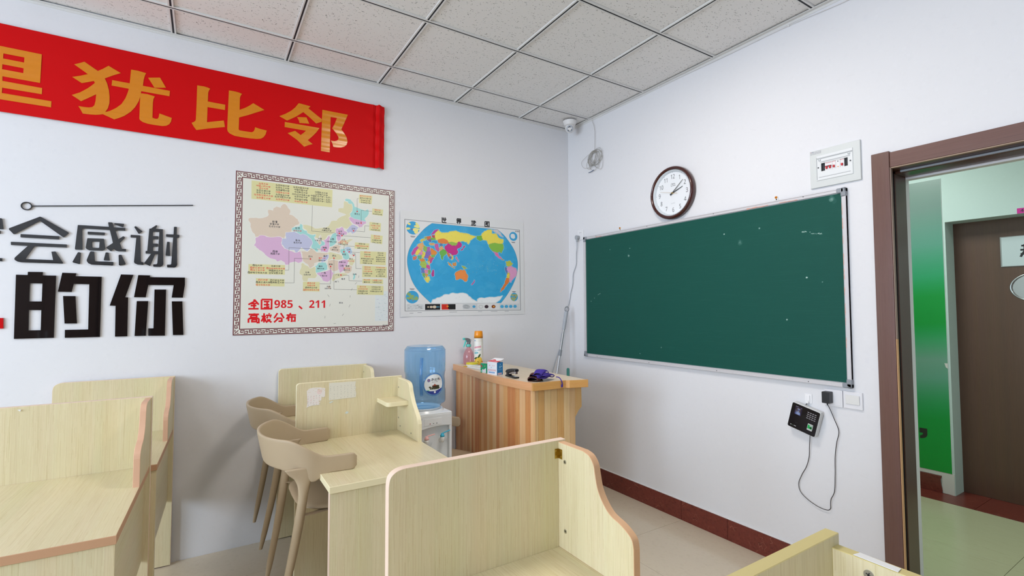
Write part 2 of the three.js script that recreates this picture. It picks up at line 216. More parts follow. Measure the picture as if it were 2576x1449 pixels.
const ACRYLIC_STROKES = {
  '会': [[[-3.4648,1.8978,-3.4598,1.8961,-3.353,1.8254,-3.352,1.8208,-3.3678,1.8,-3.3729,1.798,-3.4639,1.8759,-3.5536,1.8015,-3.5591,1.7999,-3.5771,1.8228,-3.5765,1.8283]],
    [[-3.5337,1.8024,-3.3901,1.8029,-3.3884,1.8007,-3.3883,1.787,-3.3905,1.7857,-3.5325,1.786,-3.5341,1.7886]],
    [[-3.5667,1.7611,-3.3582,1.7615,-3.3574,1.7454,-3.4811,1.7438,-3.5134,1.6775,-3.4088,1.6772,-3.4167,1.72,-3.4016,1.7225,-3.3697,1.6642,-3.3727,1.6606,-3.5281,1.6601,-3.541,1.6628,-3.5507,1.6701,-3.5532,1.6755,-3.5511,1.6833,-3.506,1.7444,-3.5671,1.7452,-3.5682,1.7584]]],
  '定': [[[-3.7158,1.87,-3.6052,1.8759,-3.6024,1.8734,-3.596,1.8245,-3.599,1.8212,-3.6114,1.821,-3.6164,1.8589,-3.7153,1.854]],
    [[-3.6843,1.8127,-3.6065,1.8137,-3.6061,1.7984,-3.6838,1.7977]],
    [[-3.6803,1.6776,-3.5964,1.6772,-3.596,1.6619,-3.6798,1.6615]]],
  '感': [[[-3.3157,1.868,-3.1895,1.8694,-3.1932,1.8921,-3.1909,1.894,-3.1779,1.8946,-3.1746,1.8917,-3.168,1.8681,-3.1188,1.8691,-3.1193,1.8532,-3.1614,1.8522,-3.1476,1.8044,-3.1285,1.8217,-3.1235,1.8214,-3.1187,1.8154,-3.1408,1.7838,-3.131,1.7528,-3.1136,1.7528,-3.1133,1.739,-3.1447,1.7382,-3.1562,1.7407,-3.1621,1.7477,-3.1639,1.7528,-3.1757,1.7374,-3.179,1.7372,-3.1972,1.7538,-3.1964,1.7581,-3.1703,1.7828,-3.185,1.8519,-3.2983,1.8511,-3.2944,1.7395,-3.2962,1.7374,-3.3231,1.7367,-3.3255,1.7406,-3.3172,1.8655]],
    [[-3.1672,1.8903,-3.1631,1.8921,-3.126,1.8912,-3.1251,1.8888,-3.128,1.8726,-3.1305,1.8717,-3.167,1.884]],
    [[-3.2753,1.8358,-3.2072,1.8365,-3.2055,1.8335,-3.2061,1.8231,-3.2084,1.8214,-3.2757,1.8207,-3.2765,1.833]],
    [[-3.2752,1.8008,-3.2096,1.8024,-3.2079,1.799,-3.2016,1.7525,-3.2049,1.7419,-3.2144,1.7376,-3.2682,1.7364,-3.2776,1.7416,-3.2821,1.7495,-3.2772,1.798],[-3.2587,1.7856,-3.2255,1.7863,-3.2263,1.7541,-3.2291,1.7508,-3.2544,1.7512,-3.2569,1.7552]],
    [[-3.3097,1.7243,-3.3019,1.7217,-3.3011,1.7177,-3.3028,1.6636,-3.3066,1.6608,-3.3312,1.6684,-3.3331,1.6723,-3.3135,1.7221]],
    [[-3.2617,1.7308,-3.2492,1.731,-3.2472,1.728,-3.2429,1.6829,-3.24,1.6789,-3.167,1.6793,-3.1658,1.6762,-3.1661,1.6616,-3.169,1.6593,-3.2569,1.6606,-3.2695,1.6672,-3.2761,1.6782,-3.2763,1.6863,-3.264,1.728]],
    [[-3.1982,1.7292,-3.1893,1.7293,-3.1871,1.7263,-3.1819,1.689,-3.1834,1.6854,-3.2051,1.6858,-3.2065,1.6899,-3.1997,1.7276]],
    [[-3.1418,1.7194,-3.1344,1.7205,-3.1319,1.7179,-3.113,1.6724,-3.1149,1.667,-3.1371,1.6607,-3.1421,1.6637,-3.1445,1.7161]]],
  '谢': [[[-3.0806,1.8781,-3.0739,1.8829,-3.0435,1.8565,-3.0442,1.8532,-3.0585,1.8413,-3.0611,1.8422]],
    [[-3.0947,1.8331,-3.0532,1.8331,-3.0518,1.83,-3.0462,1.6886,-3.043,1.6845,-3.0361,1.6837,-3.0349,1.6806,-3.0355,1.6687,-3.0614,1.6697,-3.0734,1.6756,-3.077,1.6839,-3.0699,1.819,-3.0935,1.8183,-3.0953,1.8203]],
    [[-3.0111,1.8748,-3.0058,1.8752,-2.9835,1.8952,-2.9801,1.8966,-2.9773,1.8925,-2.9835,1.8762,-2.9509,1.8755,-2.9443,1.6761,-2.9486,1.6672,-2.9591,1.6613,-2.9898,1.661,-2.9912,1.6718,-2.9892,1.6741,-2.9752,1.6754,-2.9722,1.6814,-2.9698,1.7326,-2.9831,1.7312,-3.0046,1.6636,-3.0308,1.6765,-3.0312,1.6797,-3.0018,1.733,-3.0252,1.7327,-3.027,1.7359,-3.0264,1.7477,-3.0195,1.7486,-3.0128,1.8731],[-2.9971,1.8603,-2.966,1.8602,-2.9694,1.749,-2.9935,1.7486,-2.9946,1.7753,-2.9739,1.776,-2.9734,1.7913,-2.9956,1.7913,-2.9962,1.8173,-2.9731,1.8185,-2.9725,1.8339,-2.9965,1.8331]],
    [[-2.9284,1.806,-2.9194,1.8059,-2.9179,1.8038,-2.9138,1.7292,-2.9159,1.7253,-2.9338,1.7259,-2.9352,1.7302,-2.9301,1.8037]],
    [[-2.8978,1.8946,-2.8878,1.8954,-2.8855,1.8927,-2.885,1.8505,-2.8728,1.8493,-2.8728,1.8359,-2.8746,1.8335,-2.8838,1.8335,-2.8796,1.6768,-2.883,1.6667,-2.8929,1.6603,-2.9262,1.6598,-2.9277,1.6725,-2.9256,1.6754,-2.9113,1.6761,-2.9077,1.68,-2.9019,1.8331,-2.9335,1.8342,-2.9353,1.8367,-2.935,1.8488,-2.9005,1.85,-2.8995,1.8915]]],
  '的': [[[-3.5019,1.6129,-3.4461,1.6138,-3.4465,1.5967,-3.3952,1.5972,-3.3955,1.2763,-3.5435,1.2758,-3.5451,1.5969,-3.5023,1.5966],[-3.4935,1.5559,-3.4454,1.5559,-3.4455,1.4628,-3.4935,1.4626],[-3.4936,1.4207,-3.446,1.4199,-3.4454,1.3161,-3.4924,1.3162]],
    [[-3.3719,1.6129,-3.3166,1.6125,-3.3185,1.5967,-3.2126,1.597,-3.2124,1.2748,-3.3532,1.2748,-3.3538,1.316,-3.2614,1.316,-3.2628,1.5555,-3.3252,1.5559,-3.3323,1.5134,-3.3863,1.5138]],
    [[-3.3656,1.4919,-3.3167,1.4918,-3.3071,1.3486,-3.356,1.3489]]],
  '你': [[[-3.1318,1.6122,-3.0778,1.6121,-3.1105,1.4877,-3.098,1.4872,-3.0965,1.274,-3.1493,1.2739,-3.1508,1.441,-3.1757,1.4423]],
    [[-3.0564,1.6115,-3.0034,1.6114,-3.0047,1.6016,-2.8412,1.6041,-2.8403,1.5621,-2.8487,1.4881,-2.9016,1.4883,-2.8939,1.5589,-3.0105,1.5576,-3.0203,1.4885,-3.0724,1.4887]],
    [[-2.9818,1.5323,-2.9284,1.5332,-2.9281,1.2723,-3.0042,1.2742,-3.0051,1.3152,-2.9817,1.3152]],
    [[-3.0597,1.4671,-3.0085,1.4674,-3.015,1.2745,-3.065,1.2749]],
    [[-2.9006,1.4666,-2.8505,1.4669,-2.8416,1.2735,-2.8912,1.2744]]],
  '命': [[[-3.6516,1.3816,-3.5842,1.3807,-3.5827,1.3283,-3.6501,1.33]]],
};
const CHINA_AREAS = [
  ['#dccbb8', [74,285,100,280,129,280,171,267,184,253,179,234,180,221,199,220,210,223,212,207,227,195,253,200,257,187,279,172,287,180,295,192,308,206,312,221,306,239,335,249,356,265,367,286,361,300,331,320,323,334,319,349,285,359,287,376,278,396,262,391,250,385,218,392,179,390,167,385,137,385,129,396,114,400,108,381,91,361,83,337,84,316,72,300]],
  ['#d9b3d3', [114,402,137,386,168,386,179,392,214,392,254,386,266,395,260,425,265,442,279,459,307,470,340,481,365,475,377,470,381,492,388,518,388,535,362,548,345,540,313,548,309,561,285,562,281,547,261,535,239,545,229,533,198,526,170,506,151,486,135,478,120,465,104,449,115,431,113,415]],
  ['#dcd8b2', [386,297,432,300,461,315,504,307,547,292,564,257,599,251,617,229,648,212,661,204,634,197,609,190,611,167,642,162,644,122,650,112,678,118,701,127,706,148,704,171,686,197,693,210,680,223,689,243,706,269,681,290,667,303,645,298,631,289,600,304,603,324,570,345,544,356,523,389,506,390,492,360,480,383,463,376,466,353,441,359,416,350,411,333,390,321]],
  ['#a2d8d4', [320,327,337,317,367,308,371,292,386,302,386,322,399,334,411,333,416,350,441,359,466,353,465,367,458,376,467,393,480,406,497,409,506,393,525,403,526,423,502,431,498,449,477,446,486,466,473,469,460,454,439,444,449,408,438,386,416,368,387,357,375,365,358,355,333,346,323,340]],
  ['#c0c3dd', [285,356,309,352,337,346,358,355,375,365,387,357,416,368,438,386,449,408,443,426,432,442,435,451,418,468,401,462,380,444,372,459,356,480,346,482,338,466,307,466,279,454,263,434,264,412,268,395,288,395]],
  ['#a2d8d4', [652,103,664,94,691,98,707,115,719,144,738,149,766,158,790,167,811,151,816,188,805,206,788,224,798,237,791,243,768,238,740,233,712,229,691,217,686,197,704,171,706,148,701,127,678,128,673,114,655,112]],
  ['#d9b3d3', [680,225,693,217,716,229,749,232,772,237,800,239,798,254,777,267,773,280,750,286,740,271,712,264,687,241]],
  ['#c0c3dd', [663,310,681,290,703,269,731,276,747,286,727,319,709,329,700,342,702,328,690,321,677,330]],
  ['#d9b3d3', [598,304,614,305,636,289,645,298,650,316,670,323,668,342,646,344,632,358,628,377,611,392,602,374,605,342,596,329]],
  ['#a2d8d4', [572,345,596,334,603,347,599,375,593,411,580,421,554,430,556,396,562,364]],
  ['#d9b3d3', [553,355,560,368,554,396,556,428,550,451,542,469,529,468,499,467,498,445,506,429,526,421,525,403,514,390,536,379]],
  ['#dccbb8', [496,355,505,368,493,391,504,411,493,423,482,406,491,383]],
  ['#dcd8b2', [633,377,660,379,687,368,714,371,696,381,678,401,656,416,633,413,620,391]],
  ['#dccbb8', [554,437,580,424,598,416,616,415,634,422,620,437,634,455,617,469,590,462,559,455]],
  ['#b8cfe2', [652,430,674,422,697,428,706,450,702,474,675,466,661,448]],
  ['#a2d8d4', [629,441,652,435,666,457,684,479,689,497,667,512,644,500,635,473,625,455]],
  ['#dcd8b2', [546,469,581,467,617,474,639,486,640,509,595,516,569,513,543,528,551,500]],
  ['#c0c3dd', [525,488,551,482,551,500,534,524,517,533,539,546,500,543,508,512]],
  ['#dccbb8', [377,470,418,472,439,449,464,460,477,473,520,473,546,469,546,482,521,493,508,512,500,534,462,545,462,558,433,580,424,560,407,548,391,535,386,500]],
  ['#dcd8b2', [379,553,391,544,424,565,433,580,462,563,471,580,472,607,480,624,468,643,426,644,422,666,393,663,388,628,370,615,379,580]],
  ['#a2d8d4', [462,567,487,539,534,535,544,555,544,582,518,592,497,602,472,607,471,571]],
  ['#dccbb8', [547,523,578,515,613,520,618,542,614,583,592,593,570,590,553,577,543,550]],
  ['#d9b3d3', [474,611,510,601,544,591,570,581,584,607,576,635,546,665,515,657,502,633]],
  ['#d9b3d3', [613,529,640,514,676,512,676,539,654,559,650,586,624,606,614,574]],
  ['#dcd8b2', [680,512,698,497,728,505,726,523,708,552,685,544]],
  ['#dccbb8', [654,559,685,544,708,556,704,584,682,604,655,600]],
  ['#dcd8b2', [580,612,615,602,641,601,682,608,642,628,615,638,580,662,571,644]],
  ['#a2d8d4', [714,607,730,597,730,625,721,648,710,639]],
  ['#dccbb8', [546,690,568,689,568,707,551,712]],
];
const CHINA_BOXES = [
  [86,49,571,48,569,165,87,163],
  [748,56,840,55,836,115,747,115],
  [842,143,919,144,915,190,840,186],
  [822,240,904,242,902,302,820,299],
  [833,327,917,330,913,390,831,383],
  [724,389,822,391,820,434,720,431],
  [759,447,943,443,940,537,759,536],
  [775,546,947,548,949,625,774,626],
  [777,637,922,637,922,671,777,668],
  [740,682,925,683,926,747,739,745],
  [393,667,496,666,496,729,393,728],
  [78,567,284,564,284,626,77,628],
  [120,652,283,653,283,700,121,700],
];
const CHINA_LINES = [
  [444,165,442,335,619,336],
  [745,85,736,88,736,175],
  [839,165,764,165,764,252],
  [822,269,790,270,788,312,712,311],
  [832,350,636,350],
  [721,418,651,418,650,458],
  [757,458,685,457],
  [769,568,731,568,729,481,715,481],
  [775,653,686,652,684,617,633,616],
  [739,713,587,713,585,505],
  [495,678,564,678,564,561],
  [283,597,306,596,306,452,525,451],
  [284,677,339,676,340,518,437,518],
];
const CHINA_DOTS = [736,176,764,253,712,311,619,336,636,350,650,459,685,457,715,480,632,616,585,505,564,561,525,452,437,518];
const CHINA_DASHES = [
  [547,748,558,763],
  [695,752,694,766],
  [565,809,561,826],
  [695,814,687,832],
  [652,876,643,889],
  [533,889,532,904],
  [588,941,602,939],
  [709,704,701,718],
  [739,662,727,676],
  [752,615,750,631],
];
// x, y, size, red, text
const CHINA_TEXT = [
  [152,62,13.2,1,'北京大学'],
  [152,77,13.2,1,'中国人民大学'],
  [153,91,13.2,1,'清华大学'],
  [153,105,13.2,0,'北京交通大学'],
  [153,119,13.2,0,'北京工业大学'],
  [154,134,13.2,1,'北京航空航天大学'],
  [154,151,13.2,1,'北京理工大学'],
  [262,59,13.2,0,'北京科技大学'],
  [262,74,13.2,0,'北京化工大学'],
  [263,89,13.2,0,'北京邮电大学'],
  [263,104,13.2,1,'中国农业大学'],
  [263,119,13.2,0,'北京林业大学'],
  [264,133,13.2,0,'北京中医药大学'],
  [264,149,13.2,1,'北京师范大学'],
  [372,59,13.2,0,'北京外国语大学'],
  [372,74,13.2,0,'中国传媒大学'],
  [373,89,13.2,0,'中央财经大学'],
  [373,105,13.2,0,'对外经济贸易大学'],
  [373,119,13.2,0,'北京体育大学'],
  [374,135,13.2,0,'中央音乐学院'],
  [374,150,13.2,1,'中央民族大学'],
  [499,75,13.2,0,'中国政法大学'],
  [500,89,13.2,0,'华北电力大学'],
  [500,102,13.2,0,'中国矿业大学（北京）'],
  [500,118,13.2,0,'中国石油大学（北京）'],
  [501,132,13.2,0,'中国地质大学（北京）'],
  [793,64,11,1,'哈尔滨工业大学'],
  [793,79,11,0,'哈尔滨工程大学'],
  [793,94,11,0,'东北农业大学'],
  [794,109,11,0,'东北林业大学'],
  [878,151,10.5,1,'吉林大学'],
  [878,165,10.5,0,'延边大学'],
  [878,181,10.5,0,'东北师范大学'],
  [863,248,10.5,0,'辽宁大学'],
  [863,263,10.5,1,'大连理工大学'],
  [863,279,10.5,1,'东北大学'],
  [863,293,10.5,0,'大连海事大学'],
  [874,335,10.5,1,'南开大学'],
  [874,350,10.5,1,'天津大学'],
  [874,365,10.5,0,'天津医科大学'],
  [874,380,10.5,0,'河北工业大学'],
  [771,397,11,0,'安徽大学'],
  [771,412,11,1,'中国科学技术大学'],
  [772,427,11,0,'合肥工业大学'],
  [809,453,10.8,1,'南京大学'],
  [809,468,10.8,0,'苏州大学'],
  [809,482,10.8,1,'东南大学'],
  [809,498,10.8,0,'南京航空航天大学'],
  [810,513,10.8,0,'南京理工大学'],
  [810,528,10.8,0,'中国矿业大学'],
  [901,453,10.5,0,'河海大学'],
  [901,468,10.5,0,'江南大学'],
  [901,484,10.5,0,'南京农业大学'],
  [901,498,10.5,0,'中国药科大学'],
  [902,512,10.5,0,'南京师范大学'],
  [811,556,10.5,1,'复旦大学'],
  [812,570,10.5,1,'同济大学'],
  [812,585,10.5,1,'上海交通大学'],
  [812,600,10.5,0,'华东理工大学'],
  [812,615,10.5,0,'东华大学'],
  [901,555,10.5,1,'华东师范大学'],
  [901,570,10.5,0,'上海外国语大学'],
  [902,585,10.5,0,'上海财经大学'],
  [902,600,10.5,0,'上海大学'],
  [902,615,10.5,0,'第二军医大学'],
  [807,644,10.5,1,'中山大学'],
  [807,659,10.5,0,'暨南大学'],
  [879,645,10.5,1,'华南理工大学'],
  [879,658,10.5,0,'华南师范大学'],
  [780,692,10.8,1,'武汉大学'],
  [780,707,10.8,1,'华中科技大学'],
  [780,722,10.8,0,'中国地质大学'],
  [781,737,10.8,0,'武汉理工大学'],
  [872,692,10.5,0,'华中农业大学'],
  [872,707,10.5,0,'华中师范大学'],
  [873,722,10.5,0,'中南财经政法大学'],
  [443,675,12.2,1,'湖南大学'],
  [443,690,12.2,1,'中南大学'],
  [443,704,12.2,0,'湖南师范大学'],
  [444,719,12.2,1,'国防科学技术大学'],
  [127,573,13.2,0,'西北大学'],
  [127,588,13.2,1,'西安交通大学'],
  [128,602,13.2,1,'西北工业大学'],
  [128,618,13.2,0,'西安电子科技大学'],
  [231,573,13.2,0,'长安大学'],
  [231,588,13.2,1,'西北农林科技大学'],
  [232,602,13.2,0,'陕西师范大学'],
  [232,617,13.2,0,'空军军医大学'],
  [159,662,13.2,1,'四川大学'],
  [160,677,13.2,0,'西南交通大学'],
  [160,693,13.2,1,'电子科技大学'],
  [240,662,13.2,0,'四川农业大学'],
  [240,676,13.2,0,'西南财经大学'],
  [221,294,15,0,'新疆'],
  [219,309,13,0,'新疆大学'],
  [220,325,13,0,'石河子大学'],
  [355,323,15,0,'甘肃'],
  [357,402,15,0,'青海'],
  [355,340,12.5,1,'兰州大学'],
  [357,417,12.5,0,'青海大学'],
  [226,481,15,0,'西藏'],
  [226,496,13,0,'西藏大学'],
  [534,311,14,0,'内蒙古'],
  [536,324,12,0,'内蒙古大学'],
  [737,193,13,0,'黑龙江'],
  [739,255,13,0,'吉林'],
  [712,297,13,0,'辽宁'],
  [624,322,13,0,'北京'],
  [637,340,13,0,'天津'],
  [610,351,13,0,'河北'],
  [571,378,13,0,'山西'],
  [494,381,13,0,'宁夏'],
  [646,376,13,0,'山东'],
  [525,439,13,0,'陕西'],
  [590,434,13,0,'河南'],
  [681,442,13,0,'江苏'],
  [651,476,13,0,'安徽'],
  [715,470,13,0,'上海'],
  [437,502,13,0,'四川'],
  [530,494,13,0,'重庆'],
  [586,488,13,0,'湖北'],
  [697,504,13,0,'浙江'],
  [635,553,13,0,'江西'],
  [674,553,13,0,'福建'],
  [500,563,13,0,'贵州'],
  [565,547,13,0,'湖南'],
  [418,606,13,0,'云南'],
  [521,606,13,0,'广西'],
  [610,617,13,0,'广东'],
  [647,641,13,0,'香港'],
  [604,661,13,0,'澳门'],
  [552,695,13,0,'海南'],
  [723,607,13,0,'台湾'],
  [634,802,13,0,'南海'],
  [569,396,10.8,0,'太原理工大学'],
  [484,394,10.8,0,'宁夏大学'],
  [643,387,10.8,1,'山东大学'],
  [643,398,10.8,1,'中国海洋大学'],
  [643,408,10.8,0,'中国石油大学'],
  [591,449,10.8,0,'郑州大学'],
  [509,509,10.8,1,'重庆大学'],
  [509,524,10.8,0,'西南大学'],
  [696,519,10.8,1,'浙江大学'],
  [640,529,10.8,0,'南昌大学'],
  [670,570,10.8,1,'厦门大学'],
  [670,581,10.8,0,'福州大学'],
  [501,578,10.8,0,'贵州大学'],
  [418,621,10.8,0,'云南大学'],
  [521,625,10.8,0,'广西大学'],
  [548,708,10.8,0,'海南大学'],
  [941,958,10,0,'南海诸岛'],
];
const WORLD_AREAS = [
  ['#f0e060', [256,190,281,156,305,185,354,180,392,161,417,154,449,171,507,174,559,193,576,196,552,218,526,237,516,278,506,255,474,249,429,269,360,275,329,246,280,250,262,256,250,229]],
  ['#e8853c', [277,258,329,242,360,275,335,289,304,291,280,281]],
  ['#c8308c', [329,317,354,283,379,297,416,302,429,277,439,260,461,291,448,316,423,330,429,357,416,390,391,400,360,378,335,352]],
  ['#9cc050', [354,279,391,268,426,273,416,298,385,305]],
  ['#6cb850', [292,367,317,345,335,360,344,379,322,404,310,448,301,429,292,390]],
  ['#d060a8', [255,303,274,298,283,336,280,368,259,346]],
  ['#e8b070', [283,336,307,315,317,341,295,366]],
  ['#e8903c', [223,344,241,355,268,384,256,404,232,417,223,379]],
  ['#80c060', [226,410,256,400,250,420,229,433]],
  ['#e8b070', [214,295,244,292,250,303,220,310]],
  ['#5088c0', [289,292,308,291,311,310,292,312]],
  ['#c840a0', [226,208,250,167,281,156,256,182,238,203]],
  ['#e07040', [190,235,220,224,214,256,196,265]],
  ['#80b850', [220,240,256,237,256,256,226,263]],
  ['#e8d050', [146,277,167,256,179,267,155,284]],
  ['#6070b8', [202,265,220,255,220,279]],
  ['#d05050', [232,219,253,215,255,233,238,234]],
  ['#b0c060', [176,240,190,235,193,254,179,259]],
  ['#e8b070', [126,317,161,291,173,321,155,369,132,347]],
  ['#d050a0', [91,381,120,333,129,347,111,398,86,419]],
  ['#f0e060', [111,410,132,355,149,377,120,417]],
  ['#90c058', [173,321,196,335,190,381,167,352]],
  ['#e890c0', [135,401,161,368,164,406,143,411]],
  ['#e8d858', [161,376,184,390,166,444,155,422]],
  ['#b868b8', [196,335,214,333,217,372,193,374]],
  ['#8870c0', [190,378,217,376,208,434,175,436]],
  ['#e8803c', [208,411,226,441,202,473]],
  ['#d84890', [226,441,244,436,219,488,214,473]],
  ['#60b890', [126,424,152,415,149,446,129,454]],
  ['#e88060', [91,438,117,428,111,455,94,460]],
  ['#e8903c', [140,454,161,445,178,459,155,476]],
  ['#a8c858', [149,476,178,467,190,497,184,536,155,529,143,507]],
  ['#d850a0', [190,505,211,511,210,550,193,535]],
  ['#f0d860', [193,474,217,472,208,508]],
  ['#6080c8', [149,537,175,536,175,582,152,583]],
  ['#e890b0', [175,559,199,550,196,581,178,582]],
  ['#80c058', [202,558,216,557,207,596]],
  ['#70b868', [160,590,181,589,178,628,169,620]],
  ['#e8a050', [181,589,201,596,190,627]],
  ['#f0e060', [175,636,207,619,213,650,201,673,184,658]],
  ['#c83890', [228,588,240,552,243,610,234,615]],
  ['#e0783c', [350,375,366,393,363,425,353,402]],
  ['#6080b8', [363,413,381,416,378,440,366,433]],
  ['#f0d858', [378,396,391,423,381,444]],
  ['#e0a050', [353,473,378,503,403,526,384,515,359,496]],
  ['#e89848', [390,479,412,470,412,502,390,503]],
  ['#e878a0', [419,414,425,437,435,461,422,437]],
  ['#b0c850', [463,503,498,526,479,527]],
  ['#c05898', [454,347,474,322,483,297,487,309,467,342]],
  ['#f09048', [406,589,428,561,453,544,466,551,479,539,492,570,508,602,504,642,491,658,472,639,446,628,415,641,412,621]],
  ['#d050a0', [540,690,556,665,563,645,559,669]],
  ['#70b848', [589,190,626,183,636,219,612,234,585,215]],
  ['#f0e058', [626,183,653,135,708,113,715,154,749,150,770,191,812,204,812,238,783,261,686,265,666,225,639,223]],
  ['#88c048', [693,268,790,252,812,259,808,314,797,349,779,333,755,347,727,337,703,313]],
  ['#e878b0', [727,341,758,351,772,384,796,408,782,408,747,377]],
  ['#e88848', [793,408,817,423,803,420]],
  ['#d0ccd0', [715,112,764,103,812,178,777,156,742,134]],
  ['#c0c850', [838,439,871,429,896,457,874,488,842,481]],
  ['#e0a0c8', [849,506,881,479,924,507,935,545,909,606,879,658,869,615,873,573,848,540]],
  ['#6080c0', [831,498,848,532,848,582,837,549]],
  ['#f0d850', [852,557,873,573,865,616,844,608]],
  ['#e88038', [837,616,858,616,858,658,822,709,786,760,793,726,829,667]],
  ['#eef2f4', [222,876,236,842,303,811,327,791,389,775,465,775,503,790,529,818,581,863,588,839,621,823,716,818,779,810,800,802,757,860,743,878]],
];
const WORLD_MARKS = [232,98,764,103,813,144,862,216,905,290,930,357,948,459,935,579,893,700,835,810,788,877,222,876,148,788,91,691,60,579,46,482,57,383,91,289,144,201,191,134,33,83,964,89,964,955,33,945,92,158,906,164,85,815,907,814,324,55,440,55,558,57,674,58,43,882,168,937,177,883,290,939,301,885,409,938,467,884,586,940,591,885,763,943,773,885,953,944];

// ---------------------------------------------------------------- the setting: classroom shell
{
  const wallBack = struct('wall_back');
  part('wall_back', metric(span(ROOM_X - 0.24, 0, -0.1, H + 0.1, -0.24, 0)), M.plaster, wallBack);
  const wallRear = struct('wall_rear');
  part('wall_rear', metric(span(ROOM_X - 0.24, 0.24, -0.1, H + 0.1, ROOM_Z, ROOM_Z + 0.24)), M.plaster, wallRear);
  const right = new THREE.Shape(); right.moveTo(-0.24, -0.1); right.lineTo(2.388, -0.1); right.lineTo(2.388, 2.085); right.lineTo(3.29, 2.085); right.lineTo(3.29, -0.1); right.lineTo(ROOM_Z, -0.1); right.lineTo(ROOM_Z, H + 0.1); right.lineTo(-0.24, H + 0.1); right.closePath();
  part('wall_right', metric(boardX(right, 0, 0.24, 0)), M.plaster, struct('wall_right'));
  const left = shapeOf([-0.24, -0.1, ROOM_Z, -0.1, ROOM_Z, H + 0.1, -0.24, H + 0.1]);
  for (const [a, b] of WINDOWS) { const h = new THREE.Path(); h.moveTo(a, SILL); h.lineTo(a, LINTEL); h.lineTo(b, LINTEL); h.lineTo(b, SILL); h.closePath(); left.holes.push(h); }
  part('wall_left', metric(boardX(left, ROOM_X - 0.24, ROOM_X, 0)), M.plaster, struct('wall_left'));
  WINDOWS.forEach(([a, b], i) => {
    const w = struct('window_' + (i + 1)), m = (a + b) / 2, x = ROOM_X - 0.12;
    for (const [z0, z1, y0, y1] of [[a, a + 0.05, SILL, LINTEL], [b - 0.05, b, SILL, LINTEL], [m - 0.03, m + 0.03, SILL, LINTEL], [a, b, SILL, SILL + 0.05], [a, b, LINTEL - 0.05, LINTEL]]) part('window_frame', span(x - 0.03, x + 0.03, y0, y1, z0, z1, 0.004), M.white, w);
    part('pane', span(x - 0.003, x + 0.003, SILL + 0.05, LINTEL - 0.05, a + 0.05, m - 0.03, 0.0005), M.pane, w);
    part('pane', span(x - 0.003, x + 0.003, SILL + 0.05, LINTEL - 0.05, m + 0.03, b - 0.05, 0.0005), M.pane, w);
  });
}
